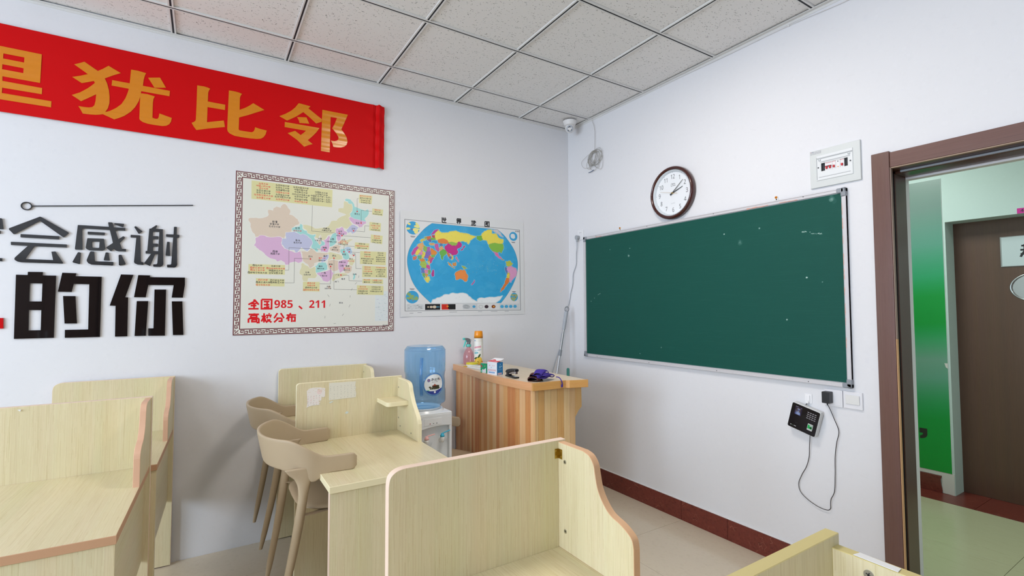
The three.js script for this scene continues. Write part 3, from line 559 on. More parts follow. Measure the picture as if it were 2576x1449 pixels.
{ // suspended ceiling: slab, slotted tees, mineral tiles
  const ceiling = struct('ceiling'), xs = [0], zs = [0];
  part('slab', span(ROOM_X, 0, H + 0.06, H + 0.14, 0, ROOM_Z, 0.002), M.plaster, ceiling);
  for (let x = -0.524; x > ROOM_X; x -= 0.6) xs.push(x); xs.push(ROOM_X);
  for (let z = 0.304; z < ROOM_Z; z += 0.6) zs.push(z); zs.push(ROOM_Z);
  const full = bx(0.576, 0.014, 0.576, 0, 0, 0, 0.005, 2), cache = {};
  const variants = [0, 1, 2, 3].map((k) => metric(full.clone(), 'y', k * 0.23, k * 0.41));
  for (let i = 0; i + 1 < xs.length; i++) for (let j = 0; j + 1 < zs.length; j++) {
    const w = xs[i] - xs[i + 1] - 0.024, d = zs[j + 1] - zs[j] - 0.024, cx = (xs[i] + xs[i + 1]) / 2, cz = (zs[j] + zs[j + 1]) / 2;
    if (PANEL_LAMPS.some(([px, pz]) => Math.abs(px - cx) < 0.2 && Math.abs(pz - cz) < 0.2)) continue;
    const key = w.toFixed(2) + d.toFixed(2), k = (i * 7 + j * 3) % 4;
    const g = key === '0.580.58' ? variants[k] : (cache[key + k] ??= metric(bx(w, 0.014, d, 0, 0, 0, 0.005, 2), 'y', k * 0.23, k * 0.41));
    part('ceiling_tile', g, M.acoustic, ceiling).position.set(cx, H + 0.006, cz);
  }
  const tee = (along, at, x0, x1) => {   // two white flanges with a dark slot between
    const L = x1 - x0, m = (x0 + x1) / 2, f = merged([bx(L, 0.012, 0.009, 0, 0, -0.0092, 0.001), bx(L, 0.012, 0.009, 0, 0, 0.0092, 0.001)]), s = bx(L, 0.011, 0.0096, 0, 0.0005, 0, 0.0003);
    const t = part('ceiling_tee', f, M.tee, ceiling), q = part('tee_slot', s, M.slot, t); q.name = 'tee_slot';
    if (along === 'x') t.position.set(m, H - 0.004, at); else { t.rotation.y = Math.PI / 2; t.position.set(at, H - 0.0035, m); }
  };
  for (const z of zs.slice(1, -1)) tee('x', z, ROOM_X, 0);
  for (const x of xs.slice(1, -1)) for (let j = 0; j + 1 < zs.length; j++) tee('z', x, zs[j] + (j ? 0.014 : 0), zs[j + 1] - 0.014);
  const trim1 = struct('trim_1'), trim2 = struct('trim_2');
  part('wall_angle', span(ROOM_X, 0, H - 0.012, H - 0.008, 0, 0.022, 0.001), M.tee, trim1); part('wall_angle', span(ROOM_X, 0, H - 0.024, H - 0.008, 0, 0.003, 0.001), M.tee, trim1);
  part('wall_angle', span(-0.026, 0, H - 0.012, H - 0.008, 0, ROOM_Z, 0.001), M.tee, trim2); part('wall_angle', span(-0.003, 0, H - 0.026, H - 0.008, 0, ROOM_Z, 0.001), M.tee, trim2);
  for (const [x, z, where] of PANEL_LAMPS) {
    const l = thing('ceiling_lamp', 'square white panel lamp in the tiled ceiling ' + where, 'lamp', [x, H, z], 0, 'square panel lamps in the classroom ceiling');
    part('frame', merged([bx(0.58, 0.02, 0.02, 0, 0, 0.28), bx(0.58, 0.02, 0.02, 0, 0, -0.28), bx(0.02, 0.02, 0.54, 0.28, 0, 0), bx(0.02, 0.02, 0.54, -0.28, 0, 0)]), M.white, l);
    part('diffuser', bx(0.54, 0.008, 0.54, 0, 0.002, 0, 0.001), std('#f4f4f2', 0.5, { emissive: '#fff4e4', emissiveIntensity: 2.5 }), l);
    areaLight('panel_light', new THREE.Color(1.0, 0.92, 0.85), PANEL_POWER, 0.54, 0.54, [x, H - 0.012, z], [x, 0, z]);
  }
}
{ // floor of 0.8 m porcelain tiles, dark red granite baseboard along the right wall
  const floor = struct('floor'), xs = [0], zs = [0];
  part('subfloor', span(ROOM_X, 0.24, -0.1, -0.008, 0, ROOM_Z, 0.001), std('#6f675c', 0.9), floor);
  for (let x = -0.6565; x > ROOM_X; x -= 0.8) xs.push(x); xs.push(ROOM_X);
  for (let z = 0.384; z < ROOM_Z; z += 0.8) zs.push(z); zs.push(ROOM_Z);
  for (let i = 0; i + 1 < xs.length; i++) for (let j = 0; j + 1 < zs.length; j++)
    part('floor_tile', metric(span(xs[i + 1] + 0.001, xs[i] - 0.001, -0.012, 0, zs[j] + 0.001, zs[j + 1] - 0.001, 0.001), 'z', rnd(), rnd()), M.porcelain, floor);
  const base = struct('baseboard_right'), js = [0.0, 0.3774, 1.1824, 1.5252, 2.34];
  for (let k = 0; k + 1 < js.length; k++) part('granite_tile', metric(span(-0.012, 0, 0, 0.1244, js[k] + 0.001, js[k + 1] - 0.001, 0.0012), 'z', k * 0.37, 0.1), M.granite, base);
  part('caulk', span(-0.008, 0, 0.1244, 0.131, 0, 2.34, 0.002), M.white, base);
  for (const [a, b] of [[3.37, 4.2], [4.2, 5.0], [5.0, 5.8], [5.8, 6.6]]) part('granite_tile', metric(span(-0.012, 0, 0, 0.1244, a + 0.001, b - 0.001, 0.0012), 'z'), M.granite, base);
}
{ // door opening to the corridor: walnut casing, lining, rebate and seal
  const d = struct('door_1');
  part('casing', metric(span(-0.02, 0, 0, 2.157, 2.349, 2.423, 0.003), 'y'), M.walnut, d);
  part('casing', metric(span(-0.02, 0, 0, 2.157, 3.277, 3.351, 0.003), 'y'), M.walnut, d);
  part('casing', metric(span(-0.018, 0, 2.078, 2.15, 2.4235, 3.2765, 0.003), 'z'), M.walnut, d);
  part('casing_lip', metric(span(-0.016, 0.004, 0, 1.27, 2.423, 2.4262, 0.001), 'y'), M.rawWood, d); part('casing_lip', metric(span(-0.016, 0.004, 1.27, 2.078, 2.423, 2.4262, 0.001), 'y'), std('#9c8478', 0.5), d); part('casing_lip', metric(span(-0.016, 0.004, 2.0735, 2.078, 2.4275, 3.277, 0.001), 'z'), std('#a8917f', 0.6), d);
  part('lining', metric(span(0.002, 0.2, 0, 2.085, 2.388, 2.401, 0.002), 'y'), M.jambWood, d);
  part('lining', metric(span(0.002, 0.2, 0, 2.085, 3.276, 3.29, 0.002), 'y'), M.jambWood, d);
  part('lining', metric(span(0.002, 0.2, 2.075, 2.085, 2.401, 3.276, 0.002), 'z'), M.jambWood, d);
  part('stop', metric(span(0.075, 0.2, 0, 2.066, 2.401, 2.4105, 0.003), 'y'), M.jambWood, d);
  part('stop', metric(span(0.075, 0.2, 0, 2.066, 3.264, 3.276, 0.003), 'y'), M.jambWood, d);
  part('stop', metric(span(0.075, 0.2, 2.062, 2.075, 2.4105, 3.264, 0.003), 'z'), M.jambWood, d);
  part('seal', span(0.069, 0.075, 0, 2.066, 2.401, 2.407, 0.002), M.black, d); part('seal', span(0.064, 0.075, 2.064, 2.075, 2.434, 3.27, 0.003), M.greyPlastic, d);
  part('reveal', metric(span(0.2, 0.245, 0, 2.062, 2.388, 2.4085, 0.002)), M.plaster, d); part('reveal', metric(span(0.2, 0.245, 2.052, 2.1, 2.40, 3.29, 0.002)), M.plaster, d);
  const plate = part('strike_plate', merged([span(0.022, 0.048, 0.87, 0.99, 2.401, 2.4025, 0.0005), span(0.027, 0.043, 0.885, 0.925, 2.4025, 2.404, 0.0005)]), M.darkMetal, d);
  part('latch_hole', merged([span(0.029, 0.041, 0.89, 0.92, 2.404, 2.4046, 0.0002), span(0.029, 0.041, 0.945, 0.965, 2.4025, 2.4032, 0.0002)]), M.black, plate);
}
{ // corridor
  const X = 2.05, XD = 2.22;
  const far = new THREE.Shape(); far.moveTo(-2, -0.1); far.lineTo(2.023, -0.1); far.lineTo(2.023, 2.067); far.lineTo(2.95, 2.067); far.lineTo(2.95, -0.1); far.lineTo(7, -0.1); far.lineTo(7, 2.8); far.lineTo(-2, 2.8); far.closePath();
  const corridorWall = std('#c4d3cf', 0.85, { map: M.plaster.map });
  part('wall_corridor', metric(boardX(far, X, X + 0.24, 0)), corridorWall, struct('wall_corridor'));
  const ends = struct('wall_corridor_ends');
  part('end_wall', metric(span(0.24, X, -0.1, 2.8, -2.2, -2)), corridorWall, ends); part('end_wall', metric(span(0.24, X, -0.1, 2.8, 7, 7.2)), corridorWall, ends);
  part('side_wall', metric(span(0, 0.24, 0, 3.1, -2.2, -0.241)), corridorWall, ends);
  const top = struct('ceiling_corridor'); part('slab', metric(span(0.24, X + 0.24, 2.8, 2.95, -2.2, 7.2)), corridorWall, top);
  const fl = struct('floor_corridor'), vinyl = canvas(512, 512, (c, w, h) => { c.fillStyle = '#b9b594'; c.fillRect(0, 0, w, h); for (let i = 0; i < 500; i++) { c.globalAlpha = rr(0.05, 0.25); c.strokeStyle = rnd() < 0.5 ? '#8f8a68' : '#cbc8aa'; const x = rnd() * w, y = rnd() * h; c.lineWidth = rr(0.8, 2.5); c.beginPath(); c.moveTo(x, y); c.lineTo(x + rr(8, 50), y + rr(-7, 7)); c.stroke(); } c.globalAlpha = 1; });
  const vm = phys('#ffffff', 0.2, { map: texture(vinyl) }), stone = phys('#ffffff', 0.3, { map: M.granite.map });
  part('subfloor', span(0.24, 2.6, -0.1, -0.008, -2, 7, 0.001), std('#57503f', 0.9), fl);
  for (let j = -2; j < 7; j += 1) for (const [a, b] of [[0.24, 1.022], [1.022, 1.84]]) part('floor_tile', metric(span(a + 0.001, b - 0.001, -0.01, 0, j + 0.551, j + 1.549, 0.001), 'x'), vm, fl);
  for (const [a, b, x1] of [[0.6, 1.815, X + 0.02], [1.815, 2.18, XD], [2.18, 2.95, XD], [2.95, 4, X + 0.02]]) part('border_stone', metric(span(1.841, x1, -0.01, 0.001, a + 0.001, b - 0.001, 0.001), 'z'), stone, fl);
  const bb = struct('baseboard_corridor');
  part('skirting', metric(boardX(shapeOf([0.6, 0, 1.944, 0, 1.948, 0.02, 1.941, 0.06, 1.937, 0.1, 1.945, 0.128, 0.6, 0.128]), X - 0.012, X, 0.001), 'z'), stone, bb);
  const rough = std('#d3cfc9', 0.95, { bumpMap: M.plaster.bumpMap, bumpScale: 0.01 });
  part('patch', boardX(shapeOf([1.947, 0.004, 2.018, 0, 2.02, 0.16, 1.6, 0.156, 1.6, 0.13, 1.945, 0.13]), X - 0.003, X, 0.0008), rough, bb, 'bare scraped plaster where the skirting broke off');
  // green printed wall panel
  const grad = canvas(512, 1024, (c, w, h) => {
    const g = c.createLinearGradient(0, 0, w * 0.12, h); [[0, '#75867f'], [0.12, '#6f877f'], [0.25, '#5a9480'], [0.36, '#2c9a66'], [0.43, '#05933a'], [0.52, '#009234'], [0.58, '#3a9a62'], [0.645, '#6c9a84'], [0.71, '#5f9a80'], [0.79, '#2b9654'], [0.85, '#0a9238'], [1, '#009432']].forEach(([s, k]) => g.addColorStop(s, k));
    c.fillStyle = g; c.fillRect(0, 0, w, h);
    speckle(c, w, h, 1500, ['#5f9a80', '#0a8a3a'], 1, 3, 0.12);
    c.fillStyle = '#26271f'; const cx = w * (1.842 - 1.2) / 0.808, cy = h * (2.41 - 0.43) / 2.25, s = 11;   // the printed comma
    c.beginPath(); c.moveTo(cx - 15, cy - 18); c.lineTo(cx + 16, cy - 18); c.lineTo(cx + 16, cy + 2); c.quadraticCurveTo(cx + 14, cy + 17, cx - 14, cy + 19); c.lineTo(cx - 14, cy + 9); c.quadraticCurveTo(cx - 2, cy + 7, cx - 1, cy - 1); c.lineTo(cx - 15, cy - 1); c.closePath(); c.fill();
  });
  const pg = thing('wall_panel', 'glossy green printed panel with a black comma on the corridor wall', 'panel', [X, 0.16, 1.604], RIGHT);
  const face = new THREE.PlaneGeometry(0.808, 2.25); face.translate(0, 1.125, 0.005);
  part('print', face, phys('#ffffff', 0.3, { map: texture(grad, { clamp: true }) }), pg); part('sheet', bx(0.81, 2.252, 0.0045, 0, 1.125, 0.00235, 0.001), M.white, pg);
  part('torn_corner', extrude(shapeOf([0.385, 0.83, 0.404, 0.83, 0.404, 0.79, 0.392, 0.80]), 0.002, 0.0004).translate(0, 0, 0.0055), rough, pg);
  // the door across the corridor
  const d2 = struct('door_2');
  const slab = shapeOf([2.0, 0.001, 2.96, 0.001, 2.96, 2.08, 2.0, 2.08]), oval = new THREE.Path(); oval.absellipse(2.475, 1.557, 0.142, 0.102, 0, Math.PI * 2); slab.holes.push(oval);
  part('door_slab', metric(boardX(slab, XD, XD + 0.045, 0.001), 'y'), M.doorWood, d2);
  const ring = new THREE.TorusGeometry(1, 0.035, 10, 64); ring.scale(0.144, 0.104, 0.12); ring.rotateY(RIGHT); ring.translate(XD - 0.001, 1.557, 2.475);
  part('oval_trim', ring, M.metal, d2);
  const pane = new THREE.CircleGeometry(1, 48); pane.scale(0.142, 0.102, 1); pane.rotateY(RIGHT); pane.translate(XD + 0.02, 1.557, 2.475); part('pane', pane, M.pane, d2);
  const sign = thing('door_sign', 'white paper plate with black Chinese lettering on the brown corridor door', 'sign', [XD, 1.71, 2.59], RIGHT);
  const signMap = canvas(1024, 384, (c, w, h) => { c.fillStyle = '#c3ccce'; c.fillRect(0, 0, w, h); c.lineCap = 'butt'; chinese(c, '教', 250, 190, 190, '#17181b', 0.12, 1.4); });
  const sp = new THREE.PlaneGeometry(0.59, 0.21); sp.translate(0, 0.1105, 0.0062); part('print', sp, phys('#ffffff', 0.3, { map: texture(signMap, { clamp: true }) }), sign); part('plate', bx(0.606, 0.221, 0.006, 0, 0.1105, 0.003, 0.001), std('#9a9c9b', 0.3, { metalness: 0.7 }), sign);
  const tag = thing('room_tag', 'small magenta tag with a black number above the corridor door', 'tag', [X, 2.0675, 2.47], RIGHT);
  const tagMap = canvas(256, 96, (c, w, h) => { c.fillStyle = '#c8208e'; c.fillRect(0, 0, w, h); c.fillStyle = '#1d1020'; c.font = 'bold 74px sans-serif'; c.fillText('4', 42, 72); c.fillText('1', 136, 72); });
  const tp = new THREE.PlaneGeometry(0.104, 0.0365); tp.translate(0, 0.0183, 0.0016); part('print', tp, phys('#ffffff', 0.4, { map: texture(tagMap, { clamp: true }) }), tag); part('strip', bx(0.104, 0.0365, 0.0012, 0, 0.0183, 0.0008, 0.0004), std('#b01f7c', 0.5), tag);
  // the bright room seen through the oval pane
  const room = struct('wall_far_room');
  for (const g of [span(4.2, 4.4, 0, 2.9, 0.9, 4.4), span(2.29, 4.2, 0, 2.9, 0.7, 0.9), span(2.29, 4.2, 0, 2.9, 4.4, 4.6), span(2.29, 4.4, 2.8, 3, 0.7, 4.6), span(2.6, 4.4, -0.1, 0, 0.7, 4.6)]) part('far_room_wall', metric(g), M.plaster, room);
  part('far_room_pilaster', metric(span(4.08, 4.2, 0, 2.8, 3.02, 3.6)), std('#a9bccb', 0.8), room);
  for (const [x, z, p, n] of [[1.15, 1.7, CORRIDOR_POWER, 'corridor'], [1.15, 4.6, CORRIDOR_POWER, 'corridor'], [3.3, 2.6, 16, 'far room']]) {
    const y = 2.8, l = thing('ceiling_lamp', n === 'corridor' ? (z < 3 ? 'square panel lamp under the corridor ceiling across from the doorway' : 'square panel lamp under the corridor ceiling farther along the corridor') : 'square panel lamp in the room behind the corridor door', 'lamp', [x, y, z], 0, n === 'corridor' ? 'square panel lamps in the corridor ceiling' : undefined);
    part('frame', bx(0.6, 0.03, 0.6, 0, -0.016, 0, 0.004), M.white, l); part('diffuser', bx(0.55, 0.006, 0.55, 0, -0.034, 0, 0.001), std('#eef4ee', 0.5, { emissive: '#e6fff2', emissiveIntensity: 2.5 }), l);
    areaLight('panel_light', new THREE.Color(0.88, 1, 0.94), p, 0.55, 0.55, [x, y - 0.045, z], [x, 0, z]);
  }
}

{ // dark cabinets along the rear wall, behind the photographer: the black letters mirror them
  for (let k = 0; k < 4; k++) {
    const x0 = -5.9 + k * 1.2, t = thing('tall_cabinet', ['dark brown tall cabinet at the rear wall, nearest the windows', 'dark brown tall cabinet at the rear wall, second from the windows', 'dark brown tall cabinet at the rear wall, third from the windows', 'dark brown tall cabinet at the rear wall, farthest from the windows'][k], 'cabinet', [x0, 0, ROOM_Z - 0.21], 0, 'tall cabinets along the rear wall');
    part('case', metric(span(-0.595, 0.595, 0.002, 2.1, -0.18, 0.2, 0.003), 'y'), M.doorWood, t);
    for (const s of [-1, 1]) { const d = part('door', metric(span(s < 0 ? -0.59 : 0.003, s < 0 ? -0.003 : 0.59, 0.06, 2.08, -0.2, -0.1805, 0.003), 'y'), M.doorWood, t); part('handle', bx(0.012, 0.14, 0.02, s * 0.04, 1.05, -0.21, 0.004), M.metal, d); }
  }
}

// ---------------------------------------------------------------- study carrels
// local origin: floor, under the right front corner of the divider; the sitter faces +x; the worktop reaches towards +z
const CW = 0.53;
const SCREEN = [0, 0.75, 0.284, 0.75, 0.284, 0.855, 0.279, 0.874, 0.264, 0.887, 0.24, 0.898, 0.205, 0.909, 0.18, 0.93, 0.162, 0.957, 0.153, 0.99, 0.147, 1.014, 0.13, 1.033, 0.105, 1.04, 0, 1.04];
const SCREEN_A = [0, 0.75, 0.31, 0.75, 0.31, 0.838, 0.298, 0.865, 0.262, 0.9, 0.225, 0.936, 0.196, 0.98, 0.184, 1.012, 0.165, 1.031, 0.13, 1.038, 0, 1.04];
function smooth(flat, n = 3) {   // round the middle of the outline
  const s = new THREE.Shape(), p = []; for (let i = 0; i < flat.length; i += 2) p.push(new THREE.Vector2(flat[i], flat[i + 1]));
  s.moveTo(p[0].x, p[0].y); s.lineTo(p[1].x, p[1].y); s.lineTo(p[2].x, p[2].y); s.splineThru(p.slice(3, -1)); s.lineTo(p.at(-1).x, p.at(-1).y); s.closePath(); return s;
}
function carrel(label, pos, { length = 0.72, top = 1.045, corner = 0.04, edge = M.edgePale, screenEdge = M.edgeTan, frontEdge = M.edgePale, profile = SCREEN, shelf = false, hinge = false, screws = [[0.03, 0.9912], [0.03, 0.8025]], screwR = 0.0065, width = CW, modesty = 0.36, step = 0, turn = 0 }) {
  const t = thing('study_carrel', label, 'desk', pos, turn);
  const d = new THREE.Shape(), x0 = -width - 0.012; d.moveTo(x0, 0.006); d.lineTo(0.004, 0.006); d.lineTo(0.004, top); d.lineTo(x0 + corner, top); d.quadraticCurveTo(x0 + corner * 0.3, top - corner * 0.02, x0 + corner * 0.08, top - corner * 0.45); d.quadraticCurveTo(x0, top - corner * 0.7, x0, top - corner * 1.1); d.closePath();
  const dg = metric(extrude(d, 0.022, 0.001), 'y', rnd(), rnd()); dg.translate(0, 0, -0.022);
  part('divider', dg, [M.oak, edge], t);
  part('worktop', metric(boardY(shapeOf([-width, -0.0005, 0, -0.0005, 0, -length, -width, -length].map((v, i) => i % 2 ? -v : v)), 0.724, 0.75, 0.0012), 'z', rnd(), rnd()), [M.oakTop, frontEdge], t);
  const sc = part('screen', metric(boardX(smooth(profile.map((v, i) => i % 2 ? (v > 1 ? v - step : v) : v)), -0.021, 0.0, 0.001), 'y', rnd(), rnd()), [M.oak, screenEdge], t);
  for (const [z, y] of screws) {
    const h = cyl(screwR, screwR, 0.002, 0, 0, 0, 20); h.rotateZ(Math.PI / 2); const s = part('screw', h, M.metal, sc); s.position.set(-0.0215, y, z);
    const c = merged([bx(0.0006, screwR * 1.1, screwR * 0.25, 0, 0, 0, 0.0001), bx(0.0006, screwR * 0.25, screwR * 1.1, 0, 0, 0, 0.0001)]); c.translate(-0.0011, 0, 0); c.rotateX(0.4); c.translate(-0.0215, y, z); part('screw_slot', c, M.darkMetal, sc);
  }
  part('leg_panel', metric(span(-width + 0.003, -0.003, 0.003, 0.7235, length - 0.03, length - 0.006, 0.0012), 'y', rnd(), rnd()), M.oak, t);
  part('leg_edge_band', span(-width + 0.001, -width + 0.0035, 0.003, 0.7235, length - 0.03, length - 0.006, 0.0006), M.edgePink, t);
  part('modesty_panel', metric(span(-0.036, -0.018, modesty, 0.7235, 0.001, length - 0.031, 0.001), 'z', rnd(), rnd()), M.oak, t);
  if (shelf) {
    const s = new THREE.Shape(); s.moveTo(-0.135, -0.001); s.lineTo(-0.0215, -0.001); s.lineTo(-0.0215, -0.172); s.lineTo(-0.11, -0.172); s.quadraticCurveTo(-0.135, -0.172, -0.135, -0.147); s.closePath();
    part('shelf', metric(boardYForward(s, 0.912, 0.934), 'x', 0.3, 0.2), [M.oakTop, M.edgePale], t);
  }
  if (hinge) {
    const h = part('corner_bracket', merged([span(-0.034, -0.021, 0.995, 1.022, 0.0, 0.0012, 0.0004), span(-0.0222, -0.021, 0.995, 1.022, 0.0, 0.018, 0.0004)]), M.brass, t);
    for (const y of [1.001, 1.0155]) { const a = cyl(0.0028, 0.0034, 0.0016, 0, 0, 0, 12); a.rotateX(Math.PI / 2); a.translate(-0.0285, y, 0.0018); part('screw', a, M.brass, h); const b = cyl(0.0028, 0.0034, 0.0016, 0, 0, 0, 12); b.rotateZ(Math.PI / 2); b.translate(-0.0228, y, 0.0105); part('screw', b, M.brass, h); }
  }
  return t;
}
function boardYForward(shape, y0, y1) { const g = extrude(shape, y1 - y0, 0.001); g.rotateX(-Math.PI / 2); g.translate(0, y0, 0); return g; }

carrel('pale oak carrel hung with the large chair, torn timetables on its divider', [-1.802, 0, 0.737], { length: 0.722, corner: 0.02, profile: SCREEN_A, shelf: true, screws: [[0.02, 0.9857], [0.022, 0.82], [0.05, 0.779], [0.215, 0.774]], screwR: 0.0045, edge: M.edgePale, screenEdge: M.edgePale, frontEdge: M.edgePale, step: 0.004 });
carrel('pale oak carrel against the back wall, behind the one with torn timetables', [-1.8, 0, 0.03], { length: 0.66, corner: 0.025, profile: SCREEN_A, shelf: true, screws: [[0.02, 0.995]], screwR: 0.0045, screenEdge: M.edgePale });
carrel('nearest large oak carrel with pink edging and a brass corner bracket', [-1.866, 0, 2.283], { length: 0.66, corner: 0.042, edge: M.edgePink, screenEdge: M.edgeTan, hinge: true, width: 0.5, screwR: 0.0055 });
carrel('oak carrel at the lower right edge, white tape scraps on its screen', [-1.852, 0, 2.99], { length: 0.7, edge: M.edgeYellow, screenEdge: M.edgeYellow, screws: [[0.052, 1.008]], screwR: 0.007, step: 0.012, profile: [0, 0.75, 0.6, 0.75, 0.6, 0.99, 0.59, 1.02, 0.57, 1.034, 0.55, 1.038, 0, 1.04] });
carrel('front left oak carrel with orange edging at the left edge of the photo', [-2.929, 0, 0.777], { turn: -0.03, length: 0.745, edge: M.edgePink, screenEdge: M.edgeOrange, frontEdge: M.edgeBrown, screws: [], corner: 0.04 });
carrel('rear left oak carrel against the back wall, behind the orange-edged one', [-2.879, 0, 0.045], { turn: -0.033, length: 0.72, edge: M.edgePink, screenEdge: M.edgeOrange, frontEdge: M.edgeBrown, screws: [], corner: 0.045, width: 0.5 });
// scraps of paper and tape on the carrels
{
  const sheet = (w, h, draw) => std('#ffffff', 0.8, { map: texture(canvas(w, h, draw), { clamp: true }) });
  const flat = (outline, x, y, z, mat, name, label, cat) => {
    const g = extrude(shapeOf(outline), 0.0008, 0.0002), p = g.attributes.position, uv = g.attributes.uv; let a = 9, b = -9, c = 9, d = -9;
    for (let i = 0; i < p.count; i++) { a = Math.min(a, p.getX(i)); b = Math.max(b, p.getX(i)); c = Math.min(c, p.getY(i)); d = Math.max(d, p.getY(i)); }
    for (let i = 0; i < p.count; i++) uv.setXY(i, (p.getX(i) - a) / (b - a), (p.getY(i) - c) / (d - c));
    const m = solo(name, g, mat, label, cat); m.position.set(x, y, z); return m;
  };
  const marks = (c, rows, cols, x0, y0, dx, dy, colors, s) => { for (let j = 0; j < rows; j++) for (let i = 0; i < cols; i++) { if (rnd() < 0.1) continue; c.strokeStyle = colors[Math.floor(rnd() * colors.length)]; c.lineWidth = 4; for (let k = 0; k < 4; k++) { const x = x0 + i * dx + rr(-s, s), y = y0 + j * dy + rr(-s, s) - i * 2; c.beginPath(); c.moveTo(x, y); c.lineTo(x + rr(-s, s), y + rr(-s, s)); c.stroke(); } } };
  const red = sheet(512, 512, (c, w, h) => { c.fillStyle = '#e4ddd6'; c.fillRect(0, 0, w, h); c.globalAlpha = 0.35; c.fillStyle = '#e7b4b4'; c.beginPath(); c.arc(350, 120, 70, 0, 7); c.fill(); c.fillStyle = '#c7a868'; for (let i = 0; i < 26; i++) c.fillRect(rr(0, w), rr(0, 110), rr(6, 40), rr(4, 18)); c.globalAlpha = 1; marks(c, 5, 5, 40, 230, 78, 55, ['#c0303c', '#8c2833', '#5a3a40', '#d8506a'], 13); });
  flat([-0.044, -0.049, -0.041, -0.02, -0.044, 0.036, -0.034, 0.047, -0.01, 0.05, 0.02, 0.048, 0.045, 0.043, 0.044, 0.0, 0.034, -0.004, 0.028, 0.001, 0.026, -0.018, 0.012, -0.02, 0.022, -0.027, 0.014, -0.034, 0.021, -0.04, -0.018, -0.04, -0.035, -0.044], -2.252, 0.969, 0.7372, red, 'paper_note', 'torn white paper with red handwriting on the carrel divider, left of the timetable', 'paper');
  const table = sheet(1024, 640, (c, w, h) => { c.fillStyle = '#dcd8c8'; c.fillRect(0, 0, w, h); marks(c, 3, 8, 60, 150, 128, 68, ['#5a5a58', '#3c3f44', '#77756c'], 16); marks(c, 2, 8, 60, 370, 128, 66, ['#5a5a58', '#3c3f44', '#77756c'], 16); marks(c, 2, 8, 60, 520, 128, 62, ['#5a5a58', '#3c3f44'], 16); });
  flat([-0.067, -0.044, 0.07, -0.041, 0.073, -0.02, 0.068, -0.002, 0.07, 0.006, 0.072, 0.01, 0.067, 0.018, 0.07, 0.043, -0.066, 0.045], -2.122, 0.991, 0.7372, table, 'paper_note', 'white timetable sheet of small handwriting taped to the carrel divider', 'paper');
  const tape = std('#cddad6', 0.35);
  flat([-0.009, -0.004, 0.001, -0.009, 0.009, -0.003, 0.008, 0.003, 0.002, 0.002, 0.0, 0.008, -0.003, 0.002], -2.098, 0.876, 0.7372, tape, 'tape_scrap', 'pale blue tape scrap alone in the middle of the carrel divider', 'tape');
  flat([-0.011, -0.002, -0.003, -0.004, 0.004, 0.0, 0.011, 0.002, 0.006, 0.005, -0.004, 0.003], -2.177, 0.936, 0.7372, tape, 'tape_scrap', 'curled tape scrap under the lower left corner of the timetable', 'tape');
  const tip = solo('tape_scrap', extrude(shapeOf([-0.006, 0.004, 0.005, 0.004, 0.003, -0.004]), 0.004, 0.001), M.white, 'small white triangular tab stuck on the front left carrel divider', 'tape'); tip.position.set(-3.341, 1.03, 0.7662); tip.rotation.y = -0.03;
  const strip = (x, z, w, l, label) => { const m = solo('tape_strip', extrude(shapeOf([-w / 2, -l / 2, w / 2 * 0.7, -l / 2 * 0.95, w / 2, l / 2 * 0.9, -w / 2 * 0.8, l / 2]), 0.0008, 0.0002), M.white, label, 'tape'); m.rotation.x = -Math.PI / 2; m.position.set(x, 1.0282, z); };
  strip(-1.864, 3.05, 0.018, 0.06, 'white tape strip on the lower right carrel screen, nearer its divider'); strip(-1.861, 3.16, 0.016, 0.07, 'white tape strip on the lower right carrel screen, farther from its divider');
}

// ---------------------------------------------------------------- chairs: one-piece plastic armchairs with a horn-shaped back
// local origin: floor below the middle of the back; the sitter faces +x
function loft(stations, ring) {   // stations of [centre, u, v] with ring [[a, b], ...]; closed tube with capped ends
  const pos = [], idx = [], n = ring[0].length;
  stations.forEach(([c, u, v], s) => ring[s].forEach(([a, b]) => pos.push(c[0] + u[0] * a + v[0] * b, c[1] + u[1] * a + v[1] * b, c[2] + u[2] * a + v[2] * b)));
  for (let s = 0; s + 1 < stations.length; s++) for (let k = 0; k < n; k++) { const a = s * n + k, b = s * n + (k + 1) % n; idx.push(a, b, a + n, b, b + n, a + n); }
  for (const [s, flip] of [[0, 0], [stations.length - 1, 1]]) { const at = pos.length / 3, c = stations[s][0]; pos.push(...c); for (let k = 0; k < n; k++) flip ? idx.push(at, s * n + k, s * n + (k + 1) % n) : idx.push(at, s * n + (k + 1) % n, s * n + k); }
  const g = new THREE.BufferGeometry(); g.setAttribute('position', new THREE.Float32BufferAttribute(pos, 3)); g.setIndex(idx); g.setAttribute('uv', new THREE.Float32BufferAttribute(new Float32Array(pos.length / 3 * 2), 2)); g.computeVertexNormals(); return g;
}
const lerp = THREE.MathUtils.lerp, sstep = (x, a, b) => THREE.MathUtils.smoothstep(x, a, b);
const plastic = phys('#b5a184', 0.5);
